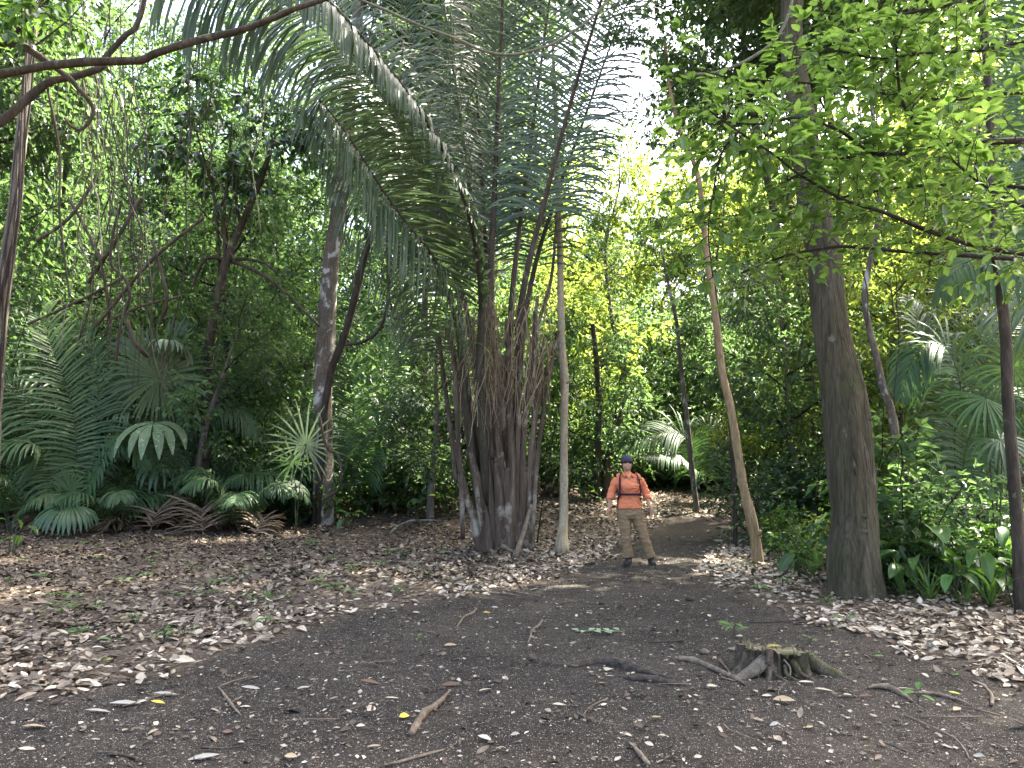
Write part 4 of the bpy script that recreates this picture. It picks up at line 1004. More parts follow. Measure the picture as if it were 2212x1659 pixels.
palm_thing('feather_palm', 'dark young palm with upright leaves behind the shoulder of the walker', 'palm', B,
    [(bp(0, (1385, 1010, 22.8), (1370, 960, 22.8), (1340, 930, 22.7)), (.3, -.8, .5), dict(L=.9, W=.05)), (bp(0, (1300, 1030, 22.6), (1295, 990, 22.5), (1310, 950, 22.5)), (-.3, -.8, .5), dict(L=.8, W=.05)),
     (bp(0, (1400, 1000, 23), (1420, 950, 23), (1450, 920, 23)), (-.3, -.8, .5), dict(L=.9, W=.05))], rg)
B = on(at(2065, 1110, 12.6)[0], 12.6)
palm_thing('feather_palm', 'feather palm at the right with broad arching leaves behind the broad leaved plants', 'palm', B,
    [(bp(0, (2062, 950, 12.4), (2075, 840, 12.3), (2050, 760, 12.2), (2010, 740, 12.1), (1970, 780, 12), (1945, 860, 11.9)), (-.2, -.6, .75), dict(L=1.0, W=.045, grav=.9, n=64)),
     (bp(0, (2080, 930, 12.6), (2120, 800, 12.7), (2170, 720, 12.8), (2240, 690, 12.9), (2320, 720, 13)), (.2, -.6, .75), dict(L=1.05, W=.045, grav=.7, n=64)),
     (bp(0, (2060, 940, 12.9), (2030, 830, 13.1), (1990, 700, 13.3), (1960, 640, 13.5)), (.3, -.8, .5), dict(L=.9, W=.045)),
     (bp(0, (2085, 980, 12.3), (2130, 890, 12.1), (2190, 850, 12), (2250, 880, 11.9)), (.1, -.5, .85), dict(L=.9, W=.045, grav=.8)),
     (bp(0, (2070, 900, 13), (2085, 760, 13.2), (2100, 620, 13.5), (2120, 520, 13.8)), (-.1, -.9, .3), dict(L=1.0, W=.045))], rg)
B = on(9.4, 10.5)
palm_thing('feather_palm', 'tall backlit palm leaf standing upright at the right edge against the bright sky', 'palm', B,
    [(np.array([B, B + [-.4, 0, 2.2], *px((2185, 620, 10.5), (2174, 478, 10.4), (2165, 324, 10.3), (2168, 200, 10.2), (2190, 80, 10.1))]), (.15, -.95, .2), dict(L=1.25, W=.05, n=90, start=.42, ang=(88, 60), grav=.25)),
     (np.array([B, B + [.2, 0, 2.4], *px((2300, 500, 10.6), (2280, 250, 10.6), (2240, 50, 10.6), (2180, -60, 10.6))]), (-.4, -.85, .3), dict(L=1.2, W=.05, n=80, start=.4)),
     (np.array([B, B + [-.2, -.3, 2.0], *px((2260, 620, 9.4), (2200, 552, 8.8), (2120, 548, 8.4), (2060, 590, 8.1), (2030, 640, 8.0))]), (0, -.5, .85), dict(L=1.0, W=.045, n=60, start=.45, grav=1.5))], rg)
for q, Yq, lab in ((1820, 17.5, 'low palm with spread leaves in the shade left of the stout trunk'),):
    B = on(at(q, 1040, Yq)[0], Yq)
    palm_thing('feather_palm', lab, 'palm', B, [(np.vstack([[B], B + np.array([[.5 * math.cos(a), .5 * math.sin(a), .9], [1.2 * math.cos(a), 1.2 * math.sin(a), 1.4], [2.0 * math.cos(a), 2.0 * math.sin(a), 1.2]])]), (0, -.3, .9), dict(L=.7, W=.045, grav=.7)) for a in (2.6, 3.4, 4.4, 5.3, .4)], rg)

def fan_palm(name, label, base, blades, leafs, rg, group=None):
    """blades: (hub, axis, normal, radius, options); each is a petiole with its blade"""
    t = thing(name, label, 'fan palm', base, group)
    for k, (hub, ax, nv, rad, kw, mk) in enumerate(blades):
        a = MB(); hub = np.asarray(hub, float); b = np.asarray(base, float) + [0, 0, .02]
        mid = (b + hub) / 2 + np.array([0, 0, .18 * np.linalg.norm(hub - b)])
        tube(a, spline([b, mid, hub], 14), np.linspace(.013, .008, 14), 6, .1)
        f = a.build('petiole', M['green_stalk'], t)
        c = MB(); fan(c, hub, ax, nv, rad, rg, **kw); c.build('blade', M[mk], f)
    return t
B = on(at(345, 1092, 18.00)[0], 18.00)
fan_palm('fan_palm', 'fan palm with a large dark round leaf over a pale spotted drooping leaf', B,
    [(at(343, 818, 17.80), (0, -.2, 1), (0, -1, -.15), 1.44, dict(n=44, spread=350, split=.5, grav=.35), 'fan_dark'),
     (at(366, 745, 17.50), (.15, -.75, .35), (0, .35, .95), 0.88, dict(n=30, spread=300, split=.72, grav=1.7), 'silver_fan'),
     (at(331, 914, 17.20), (-.05, -.75, -.25), (0, -.3, .95), 1.20, dict(n=12, spread=280, split=.45, grav=1.5, gap=.95), 'fan_pale'),
     (at(318, 790, 18.20), (-.55, .1, .85), (.3, -.9, .2), 1.10, dict(n=10, spread=60, split=.8, grav=.1), 'fan_dark'),
     (at(365, 770, 18.20), (.25, .1, .95), (-.2, -.95, .2), 1.06, dict(n=8, spread=40, split=.85, grav=.1), 'fan_dark'),
     (at(290, 840, 18.20), (-1, 0, .1), (0, -.9, .4), 1.25, dict(n=24, spread=200, split=.4, grav=.7), 'fan_dark'),
     (at(400, 850, 18.40), (1, 0, .1), (0, -.9, .4), 1.25, dict(n=24, spread=200, split=.4, grav=.7), 'fan_dark'),
     (at(345, 990, 17.80), (.3, -.5, -.5), (0, -.6, .7), 0.88, dict(n=14, spread=240, split=.4, grav=1.2), 'fan_dark')], None, rg)
B = on(at(640, 1105, 17.10)[0], 17.10)
fan_palm('fan_palm', 'young fan palm with one silvery star shaped leaf left of the white blotched trunk', B,
    [(at(660, 962, 16.80), (.05, -.35, 1), (.05, -1, -.3), 1.08, dict(n=24, spread=345, split=.16, grav=.22, gap=.95), 'silver_fan'),
     (at(634, 1000, 17.10), (-.3, -.4, .8), (-.1, -.9, -.2), 0.66, dict(n=14, spread=300, split=.2, grav=.4), 'fan_dark')], None, rg)
B = on(at(148, 1120, 16.40)[0], 16.40)
fan_palm('fan_palm', 'low fan palm with a pleated leaf bent onto the litter at lower left', B,
    [(at(150, 1092, 16.20), (-.2, -.7, -.2), (0, -.5, .8), 0.91, dict(n=24, spread=230, split=.75, grav=1.1), 'fan_dark'), (at(150, 1060, 16.40), (.1, -.2, 1), (0, -1, .1), 0.52, dict(n=10, spread=120, split=.6, grav=.3), 'fan_dark')], None, rg)
B = on(at(2150, 1180, 9.6)[0], 9.6)
fan_palm('fan_palm', 'fan palm with spiky drooping leaves beside the dark slender trunk at the right', B,
    [(at(2130, 860, 9.4), (-.5, -.3, -.5), (-.2, -.8, .5), .62, dict(n=16, spread=170, split=.3, grav=.5), 'plant_leaf'), (at(2190, 800, 9.6), (.1, -.2, .9), (0, -.95, .2), .6, dict(n=24, spread=320, split=.25, grav=.5), 'plant_leaf'),
     (at(2160, 950, 9.3), (.3, -.5, -.4), (0, -.7, .6), .55, dict(n=16, spread=260, split=.3, grav=.9), 'fan_dark')], None, rg)

for q, Yq, lab in ((245, 17.4, 'low dark feather palm left of the fan palm stem'), (520, 17.4, 'low feather palm between the fan palm and the silvery fan leaf'), (30, 17.0, 'low feather palm at the left edge under the hanging leaf'), (600, 18.8, 'dark feather palm behind the silvery fan leaf')):
    B = on(at(q, 1080, Yq)[0], Yq); n_ = 7; a0 = rg.uniform(0, 6.28)
    palm_thing('feather_palm', lab, 'palm', B, [(np.vstack([[B], B + np.array([[.35 * math.cos(a), .35 * math.sin(a), .7 * h], [.9 * math.cos(a), .9 * math.sin(a), 1.15 * h], [1.5 * math.cos(a), 1.5 * math.sin(a), .95 * h]])]), (0, -.3, .9), dict(L=.6, W=.038, grav=.8, n=44)) for a, h in zip(a0 + np.arange(n_) * 2 * math.pi / n_ + rg.normal(0, .2, n_), rg.uniform(.7, 1.25, n_))], rg)

# dry brown fronds on the ground under the palms
rg = np.random.default_rng(70)
DF = [([(560, 1110, 0), (480, 1122, 0), (400, 1128, 0), (330, 1140, 0), (285, 1152, 0)], .5, 'long dry frond lying flat along the edge of the leaf litter on the left'),
      ([(715, 1090, 0), (680, 1095, 0), (640, 1098, 0), (600, 1104, 0)], .42, 'dry pale frond lying left of the white blotched trunk'),
      ([(520, 1095, 0), (440, 1085, .25), (380, 1075, .3), (300, 1085, .1)], .55, 'brown dead frond heaped under the pale spotted fan leaf'),
      ([(200, 1030, .3), (260, 1050, .2), (310, 1085, .1), (350, 1110, 0)], .45, 'dark dead frond slanting down under the feather palm on the left'),
      ([(470, 1060, .35), (440, 1072, .4), (400, 1085, .25), (370, 1110, 0)], .55, 'drooping dead frond right of the fan palm stem'),
      ([(100, 1090, .2), (80, 1105, .1), (50, 1120, 0)], .4, 'curled brown dead frond at the far left under the feather palm'),
      ([(1160, 1080, 0), (1180, 1072, .1), (1210, 1070, .1), (1240, 1080, 0)], .4, 'grey brown dead frond lying between the great palm and the pale slender trunk'),
      ([(900, 1090, .1), (930, 1075, .2), (955, 1072, .1), (985, 1085, 0)], .4, 'withered frond lying on the litter left of the great palm'),
      ([(240, 1100, .15), (200, 1090, .3), (160, 1075, .3), (110, 1085, .1)], .5, 'dead frond bent over beside the low pleated fan leaf'),
      ([(640, 1060, .2), (600, 1062, .35), (550, 1075, .25), (500, 1100, 0)], .5, 'brown dead frond under the low green frond right of the fan palm')]
for k in range(9):
    Yq = rg.uniform(16.6, 19.3); c = on((rg.uniform(60, 720) - 1106) / F * Yq, Yq); a = rg.uniform(0, 6.28); d = np.array([math.cos(a), math.sin(a) * .5, 0]) * rg.uniform(.6, 1.1)
    DF.append(([c - d, c - d * .3 + [0, 0, rg.uniform(.1, .5)], c + d * .4 + [0, 0, rg.uniform(.15, .5)], c + d + [0, 0, .0]], rg.uniform(.3, .62), None))
for pts, L, lab in DF:
    P = [q + np.array([0, 0, .04]) for q in pts] if lab is None else [G(a, b) + [0, 0, .04 + dz] for a, b, dz in pts]
    t = thing('dead_frond', lab or 'dry brown palm leaf heaped on the ground under the left palms', 'dead frond', P[0], None if lab else 'dead palm leaves under the left palms')
    a, b = MB(), MB()
    frond(a, b, P, rg, n=50, L=L * 1.7, W=.040, r0=.014, start=.05, ang=(62, 28), grav=.30, vee=.12, jit=.22, K=5, broken=.10, ranks=.15, up=(0, -.25, 1))
    V = b.v
    for q in V: q[:, 2] = np.maximum(q[:, 2] + .05, gz(q[:, 0], q[:, 1]) + .075)
    o = a.build('rachis', M['root'], t); b.build('leaflets', M['dead_palm'], t)

# ------------------------------------------------------------------ broad leaved plants at the right
rg = np.random.default_rng(80)
def broad_plant(base, n, H, L, W, mk, label, group=None, spreadv=.5):
    t = thing('broad_leaf_plant', label, 'plant', base, group)
    a = MB()
    for k in range(n):
        az = rg.uniform(0, 6.28); h = H * rg.uniform(.45, 1.05)
        d = np.array([math.cos(az), math.sin(az), 0])
        hub = np.array(base) + d * spreadv * rg.uniform(.2, .8) * H + [0, 0, h]
        tube(a, spline([np.array(base) + d * .03, np.array(base) + d * .08 + [0, 0, h * .6], hub], 8), [.010, .009, .008, .007, .007, .006, .005, .004], 5, 0, cap=False)
        mb = MB(); ln = L * rg.uniform(.7, 1.15); K = 9
        dd = nrm(d + [0, 0, rg.uniform(-.3, .8)]); C = [hub]; Ds = [dd]
        for q in range(1, K):
            dd = nrm(dd + np.array([0, 0, -.17 * rg.uniform(.6, 1.5)])); C.append(C[-1] + dd * ln / (K - 1)); Ds.append(dd)
        C = np.array(C)[None]; Ds = np.array(Ds)[None]
        S = nrm(np.cross(Ds, np.array([rg.normal(0, .25), rg.normal(0, .25), 1.0]))); Nn = np.cross(S, Ds)
        hw = W / 2 * np.interp(np.linspace(0, 1, K), [0, .1, .35, .65, .88, 1], [.06, .55, 1, .85, .4, .02])[None]
        strips(mb, C, S, hw, Nn, rg.uniform(.2, 1, 1), .28)
        mb.build('leaf', M[mk], t)
    a.build('stems', M['green_stalk'], t)
    return t
for pxx, Y, n, H, L, W, mk in ((1925, 9.6, 7, .75, .50, .17, 'plant_leaf'), (1965, 9.2, 8, .65, .45, .15, 'plant_leaf'), (2010, 10.2, 9, .85, .55, .18, 'plant_leaf'), (2060, 9.4, 8, .7, .45, .15, 'plant_leaf'), (2105, 9.0, 8, .6, .42, .14, 'plant_leaf'),
                           (2150, 9.8, 8, .8, .5, .16, 'plant_leaf'), (1990, 11, 8, 1.0, .55, .17, 'plant_leaf'), (2090, 10.8, 8, 1.0, .5, .16, 'plant_leaf'), (2200, 9.0, 8, .7, .45, .15, 'plant_leaf'), (1940, 10.6, 7, .9, .5, .16, 'plant_leaf'), (2170, 8.6, 6, .5, .4, .13, 'plant_leaf'), (2035, 8.8, 6, .45, .36, .12, 'plant_leaf')):
    broad_plant(on((pxx - 1106) / F * Y, Y), n, H, L, W, mk, 'glossy broad leaved plant in the undergrowth right of the stout trunk', 'broad leaved plants right of the stout trunk')
t = broad_plant(on(at(1985, 1100, 9.6)[0], 9.6), 3, 1.0, .62, .26, 'seedling', 'large yellow green leaf catching the light right of the stout trunk')
for pxx, Y, n, H, lab in ((905, 18.6, 5, .7, 'heart leaved plant on the litter between the white blotched trunk and the great palm'), (1262, 20.5, 4, .5, 'pale leaved plant on the litter right of the pale slender trunk'), (45, 13.6, 5, .6, 'broad leaved plant in the shade at the lower left corner of the thicket'),
                          (1720, 10.6, 5, .4, 'small broad leaved plant on the litter at the left foot of the stout trunk'), (760, 17.8, 5, .45, 'small broad leaved plant right of the white blotched trunk')):
    broad_plant(on((pxx - 1106) / F * Y, Y), n, H, .34, .16, 'plant_leaf', lab)
# grassy blades on the right
def grass_tuft(base, n, h, label, mk='plant_leaf', group=None, w=.012):
    mb = MB(); az = rg.uniform(0, 6.28, n); K = 6
    d = np.stack([np.cos(az) * .35, np.sin(az) * .35, np.ones(n)], 1) + rg.normal(0, .15, (n, 3)); d = nrm(d)
    C = [np.repeat(np.array(base)[None], n, 0) + rg.normal(0, .03, (n, 3)) * [1, 1, 0]]; Ds = [d]; ln = h * rg.uniform(.6, 1.2, n)
    for k in range(1, K):
        d = nrm(d + np.stack([np.cos(az) * .12, np.sin(az) * .12, np.full(n, -.16)], 1)); C.append(C[-1] + d * (ln / (K - 1))[:, None]); Ds.append(d)
    C = np.stack(C, 1); Ds = np.stack(Ds, 1); S = nrm(np.cross(Ds, [0, 0, 1.0]) + 1e-6)
    strips(mb, C, S, np.broadcast_to(w * np.interp(np.linspace(0, 1, K), [0, .4, 1], [.7, 1, .05]), (n, K)), np.cross(S, Ds), rg.random(n), .3)
    return tag(mb.build('grass_tuft', M[mk], loc=base), label, 'grass', group)
for pxx, Y in ((1930, 9.1), (1990, 8.9), (2060, 8.7), (2110, 8.7), (2015, 9.7), (2180, 9.2), (2085, 9.9)):
    grass_tuft(on((pxx - 1106) / F * Y, Y), 16, .7, 'tuft of long arching blades among the broad leaved plants at the right', 'plant_leaf', 'blade tufts among the broad leaved plants')
# a bright spray of leaves behind the pale slender trunk
t = thing('sapling', 'bright green spray of leaves reaching right behind the pale slender trunk', 'sapling', on(at(1160, 1080, 15.6)[0], 15.6))
a, b2 = MB(), MB(); bs = np.array(t.location)
tube(a, spline([bs, bs + [.15, 0, 1.0], *px((1215, 850, 15.3), (1255, 868, 15.1), (1300, 888, 15))], 20), np.linspace(.015, .004, 20), 6)
for l in (px((1205, 845, 15.3), (1255, 866, 15.1), (1305, 890, 15)), px((1195, 820, 15.3), (1180, 830, 15.3), (1168, 815, 15.2)), px((1225, 853, 15.2), (1265, 895, 15), (1300, 900, 14.9)), px((1200, 830, 15.3), (1225, 805, 15.2), (1235, 790, 15.2))):
    twig_leaves(None, b2, spline(l, 8), rg, .20, .085, .09, True, .004, (.3, 1), .3, .3)
a.build('stem', M['twig'], t); b2.build('leaves', M['seedling'], t)

# ------------------------------------------------------------------ lianas
rg = np.random.default_rng(90)
def vine(name, label, cat, pts, r, mk, group=None, n=40, rough=.12):
    P = spline(px(*pts), n); mb = MB(); tube(mb, P, r, 6, rough, rs=pts[0][0])
    return tag(mb.build(name, M[mk], loc=P[0]), label, cat, group)
vine('hanging_vine', 'thin pale vine sagging in a loop across the leaves of the great palm', 'vine', [(700, -60, 9), (770, -6, 9), (830, 20, 9), (900, 52, 9), (985, 83, 9), (1040, 108, 9), (1090, 118, 9), (1140, 112, 9), (1200, 92, 9), (1260, 52, 9), (1310, 5, 9), (1350, -60, 9)], .017, 'vine_pale')
vine('hanging_vine', 'pale curved vine hanging in front of the top of the stout trunk', 'vine', [(1720, -60, 7.6), (1708, 15, 7.6), (1690, 62, 7.6), (1665, 95, 7.6), (1610, 132, 7.6), (1540, 158, 7.6), (1480, 160, 7.7)], .016, 'vine_pale')
vine('hanging_vine', 'flat dark liana curving down left of the great palm', 'vine', [(835, 430, 14.5), (837, 549, 14.4), (840, 617, 14.4), (833, 678, 14.4), (813, 719, 14.4), (779, 740, 14.4), (745, 745, 14.4)], .035, 'liana')
vine('hanging_vine', 'thin liana looping up under the drooping leaflets of the great palm', 'vine', [(843, 640, 14.3), (847, 678, 14.3), (865, 710, 14.3), (885, 729, 14.3), (919, 719, 14.3), (939, 668, 14.3), (943, 549, 14.3), (945, 450, 14.3)], .016, 'liana')
vine('hanging_vine', 'liana curling around the foot of the white blotched trunk', 'vine', [(690, 900, 16.3), (705, 965, 16.3), (730, 985, 16.3), (738, 1030, 16.2), (728, 1060, 16.2), (700, 1078, 16.2)], .03, 'bark_brown')
vine('hanging_vine', 'thick bare liana bent in an arch high in the left thicket', 'vine', [(250, 780, 14.5), (262, 700, 14.5), (280, 640, 14.5), (268, 600, 14.5), (240, 570, 14.4), (245, 500, 14.4), (262, 440, 14.3)], .026, 'liana')
for k, (a, b, c) in enumerate((((60, 700), (170, 650), (265, 600)), ((210, 700), (330, 560), (440, 470)), ((330, 520), (360, 640), (345, 700)), ((150, 430), (215, 560), (240, 700)), ((300, 430), (250, 520), (190, 610)), ((240, 690), (310, 660), (390, 640)), ((80, 520), (150, 470), (210, 380)), ((275, 690), (290, 740), (320, 770)))):
    vine('bare_branch', 'bare dark branch tangled among the lianas of the left thicket', 'branch', [(*a, 15.2), (*b, 15.0), (*c, 15.3)], rg.uniform(.02, .045), 'bark_brown', 'bare branches in the left thicket')
for k in range(46):
    xq = rg.choice([rg.uniform(150, 480), rg.uniform(190, 330), rg.uniform(60, 940)]); Y = rg.uniform(12.5, 18)
    y0 = rg.uniform(-120, 260); y1 = rg.uniform(480, 860); nn = 9
    yy = np.linspace(y0, y1, nn); xx = xq + np.cumsum(rg.normal(0, 13, nn)) + rg.normal(0, 60) * np.linspace(0, 1, nn) ** 2
    vine('hanging_vine', 'thin straight liana hanging down among the trees of the left thicket', 'vine', list(zip(xx, yy, np.full(nn, Y))), rg.uniform(.005, .014), 'liana' if k % 6 else 'vine_pale', 'lianas hanging in the left thicket', 36)
for k in range(14):
    xq = rg.uniform(1560, 2200); Y = rg.uniform(9, 16); y0 = rg.uniform(150, 500); y1 = y0 + rg.uniform(250, 520); nn = 8
    yy = np.linspace(y0, y1, nn); xx = xq + np.cumsum(rg.normal(0, 8, nn))
    vine('hanging_vine', 'thin liana hanging near the stout trunk on the right', 'vine', list(zip(xx, yy, np.full(nn, Y))), rg.uniform(.006, .012), 'liana', 'lianas hanging on the right', 30)
mb = MB()
for k in range(420):
    a = at(rg.normal(1622, 28), rg.uniform(560, 700), rg.uniform(17.4, 18.3))
    tube(mb, wander(a, [rg.normal(0, .5), rg.normal(0, .4), -1], rg.uniform(.3, .9), 6, rg, .5, -.5), [.010, .009, .008, .007, .005, .003], 3, 0, rg.random(), cap=False)
P = np.array(mb.v[0][0])
tag(mb.build('dead_vine_curtain', M['dead_vine'], loc=P), 'grey curtain of dead vines hanging between the leaning tan trunk and the stout trunk', 'dead vines')

# ------------------------------------------------------------------ the walker
def fuse(mb, name, mat, parent, voxel, smooth=3, wrinkle=0):
    """Overlapping closed shapes fused into one continuous skin (voxel remesh), then smoothed."""
    me = mb.mesh(name, mat, np.array(parent['_abs']))
    o = bpy.data.objects.new(name, me); COL.objects.link(o); o.parent = parent
    r = o.modifiers.new('fuse', 'REMESH'); r.mode = 'VOXEL'; r.voxel_size = voxel; r.use_smooth_shade = True
    if smooth:
        s = o.modifiers.new('soft', 'SMOOTH'); s.factor = .5; s.iterations = smooth
    dg = bpy.context.evaluated_depsgraph_get(); dg.update()
    m2 = bpy.data.meshes.new_from_object(o.evaluated_get(dg))
    o.modifiers.clear(); o.data = m2
    if wrinkle:
        v = np.zeros(len(m2.vertices) * 3); m2.vertices.foreach_get('co', v); v = v.reshape(-1, 3)
        nn = np.zeros(len(m2.vertices) * 3); m2.vertices.foreach_get('normal', nn); nn = nn.reshape(-1, 3)
        q = v[:, 0] + v[:, 1] * .8; d = (vn(q * 14 + v[:, 2] * 9, v[:, 2] * 26 - q * 6, 3) - .5) + .6 * (vn(q * 30 - v[:, 2] * 10, v[:, 2] * 44, 8) - .5)
        m2.vertices.foreach_set('co', (v + nn * (d * wrinkle)[:, None]).ravel())
    m2.materials.clear(); m2.materials.append(mat)
    o['_abs'] = parent['_abs']
    return o
def ball(mb, c, r, rot=None, nu=20, nv=14):
    u = np.linspace(0, 2 * np.pi, nu, endpoint=False); v = np.linspace(0, np.pi, nv)[1:-1]
    X = np.stack([np.outer(np.sin(v), np.cos(u)), np.outer(np.sin(v), np.sin(u)), np.outer(np.cos(v), np.ones(nu))], -1).reshape(-1, 3)
    X = np.vstack([X, [[0, 0, 1], [0, 0, -1]]]) * np.asarray(r, float)
    if rot is not None: X = X @ np.array(rot).T
    n = nv - 2; i = np.arange(n - 1)[:, None] * nu; j = np.arange(nu)[None]; j2 = (j + 1) % nu
    q = np.stack([i + j, i + nu + j, i + nu + j2, i + j2], -1).reshape(-1, 4)
    j = np.arange(nu); j2 = (j + 1) % nu
    t1 = np.stack([np.full(nu, n * nu), j, j2], 1); t2 = np.stack([np.full(nu, n * nu + 1), (n - 1) * nu + j2, (n - 1) * nu + j], 1)
    mb.add(X + np.asarray(c, float), [q, t1, t2])
def loft(mb, rings, n=28, m=4, cap=True):
    """rings: (x, y, z, rx, ry) stacked elliptical sections, joined smoothly"""
    A = spline(np.array(rings, float), m * len(rings)) if m else np.array(rings, float)
    a = np.linspace(0, 2 * np.pi, n, endpoint=False)
    X = np.stack([A[:, 0:1] + A[:, 3:4] * np.cos(a), A[:, 1:2] + A[:, 4:5] * np.sin(a), A[:, 2:3] + 0 * a], -1)
    k = len(A); i = np.arange(k - 1)[:, None] * n; j = np.arange(n)[None]; j2 = (j + 1) % n
    f = [np.stack([i + j, i + j2, i + n + j2, i + n + j], -1).reshape(-1, 4)]
    if cap: f += [np.arange(n)[None, ::-1].copy(), (np.arange(n) + (k - 1) * n)[None]]
    mb.add(X.reshape(-1, 3), f)

rgp = np.random.default_rng(5)
WB = G(1374, 1221)
man = thing('person', 'person in orange shirt, khaki trousers and blue cap standing on the dirt path', 'person', WB)
def w_(x, y, z): return WB + [x, y, z]
def wr(l): return [w_(*q[:3]).tolist() + list(q[3:]) for q in l]
SK = plain_mat('skin', (0.50, 0.275, 0.175), .55, .15, 25, .05, .35)
SHIRT = plain_mat('orange_shirt_cloth', (0.74, 0.24, 0.115), .85, .25, 14, .25, .15)
KHAKI = plain_mat('khaki_cloth', (0.27, 0.19, 0.105), .9, .3, 12, .35, .15)
STRAP = plain_mat('dark_purple_webbing', (0.035, 0.014, 0.032), .7, .3, 40, .3)
BOOT = plain_mat('dark_boot_leather', (0.035, 0.032, 0.028), .7, .3, 30, .3)
CAPM = plain_mat('blue_grey_cap_cloth', (0.062, 0.066, 0.095), .9, .25, 40, .3)
HAIR = plain_mat('dark_brown_hair', (0.025, 0.017, 0.012), .55, .3, 60, .5)
HX, HZ = -.118, 1.545
mb = MB()
loft(mb, wr([(HX, .0, 1.435, .035, .035), (HX, -.012, 1.452, .050, .058), (HX, -.012, 1.49, .066, .083), (HX, -.004, 1.54, .073, .095), (HX, .004, 1.59, .076, .098), (HX, .008, 1.63, .066, .086), (HX, .01, 1.655, .035, .05)]), 26)
ball(mb, w_(HX, -.098, 1.522), (.013, .018, .012)); tube(mb, [w_(HX, -.085, 1.56), w_(HX, -.10, 1.535), w_(HX, -.108, 1.522)], [.008, .011, .010], 8)
for s in (-1, 1):
    ball(mb, w_(HX + s * .076, .012, 1.538), (.012, .022, .032)); ball(mb, w_(HX + s * .036, -.076, 1.512), (.024, .018, .02))
ball(mb, w_(HX, -.082, 1.468), (.022, .016, .014))
tube(mb, [w_(HX, .012, 1.47), w_(-.108, .012, 1.40), w_(-.10, .015, 1.34)], [.05, .052, .075], 16)
loft(mb, wr([(-.09, .01, .78, .15, .10), (-.09, .01, .95, .14, .10), (-.09, 0, 1.2, .16, .11), (-.10, .01, 1.33, .14, .08), (-.10, .01, 1.38, .06, .06)]), 24)
ARM = {-1: [(-.27, .015, 1.325), (-.345, .03, 1.14), (-.385, -.005, .96), (-.402, -.04, .865)], 1: [(.075, .015, 1.325), (.158, .04, 1.15), (.200, -.035, .965), (.224, -.10, .885)]}
for s, A in ARM.items():
    tube(mb, spline([w_(*q) for q in A], 18), np.interp(np.linspace(0, 1, 18), [0, .35, .5, .65, 1], [.036, .042, .037, .036, .024]), 14)
    h = w_(*A[3]); d = nrm(np.array([s * .12, -.10, -1.0])); sd = nrm(np.array([s * .55, -.8, 0])); sd = nrm(sd - d * (sd @ d)); pn = np.cross(sd, d)
    Rm = np.stack([sd, pn, d], 1)
    ball(mb, h + d * .045, (.040, .016, .052), Rm, 16, 10)
    for q in range(4):                                # fingers, unequal and curled
        o = h + d * .082 + sd * (-.029 + .0195 * q); ln = (.058, .072, .076, .062)[q if s < 0 else q]
        cd = nrm(d + pn * (-s) * .05)
        tube(mb, [o - d * .02, o + d * ln * .35, o + d * ln * .68 + pn * .010 * -s, o + d * ln * .92 + pn * .024 * -s], [.0088, .0084, .0076, .006], 8)
    o = h + d * .028 + sd * .034
    tube(mb, [o - sd * .015, o + sd * .016 + d * .02, o + sd * .022 + d * .045, o + sd * .016 + d * .062], [.0115, .0105, .0092, .007], 8)
LEG = {-1: [(-.165, .01, .86), (-.162, .005, .70), (-.146, -.012, .42), (-.112, .015, .10)], 1: [(.0, .01, .86), (.045, .005, .70), (.126, -.012, .42), (.235, .015, .10)]}
for s, A in LEG.items():
    tube(mb, spline([w_(*q) for q in A], 18), np.interp(np.linspace(0, 1, 18), [0, .3, .6, .75, 1], [.085, .078, .052, .052, .035]), 14)
    f = w_(*A[3]); ball(mb, f + [0, -.01, -.03], (.03, .05, .03))
fuse(mb, 'body', SK, man, .0055, 2)

# shirt: torso, sleeves and rolled cuffs in one skin, open at the neck
mb = MB()
loft(mb, wr([(-.088, .0, .862, .194, .128), (-.088, .0, .90, .190, .126), (-.088, .0, .96, .178, .122), (-.090, .0, 1.05, .166, .125), (-.090, -.012, 1.13, .168, .135), (-.092, -.022, 1.20, .178, .145), (-.095, -.01, 1.27, .180, .125), (-.098, .005, 1.33, .168, .095), (-.10, .012, 1.365, .118, .076), (-.104, .014, 1.39, .066, .062)]), 36)
for s in (-1, 1): ball(mb, w_(-.092 + s * .075, -.085, 1.185), (.082, .075, .075))
for s, A in ARM.items():
    P = spline([w_(*q) for q in A], 24)[:17]
    tube(mb, P, np.interp(np.linspace(0, 1, 17), [0, .2, .5, .8, 1], [.056, .064, .062, .062, .060]) + rgp.normal(0, .0022, 17), 18, .05, rs=s)
    tube(mb, P[-4:] , [.052, .062, .063, .058], 18, .03)
    tube(mb, [w_(-.1 + s * .10, .012, 1.35), w_(A[0][0] + s * .004, .015, 1.325)], [.062, .055], 16)
for k in range(16):                                   # soft folds in the cloth
    x0 = rgp.uniform(-.24, .05); z0 = rgp.uniform(.90, 1.12); yb = -.112 + .5 * (x0 + .09) ** 2 * 4
    tube(mb, [w_(x0, yb + .006, z0), w_(x0 + rgp.normal(0, .015), yb + .001, z0 + .03), w_(x0 + rgp.normal(0, .02), yb + .006, z0 + .07)], [.004, .010, .004], 8)
shirt = fuse(mb, 'shirt', SHIRT, man, .007, 3, .013)
mb = MB()
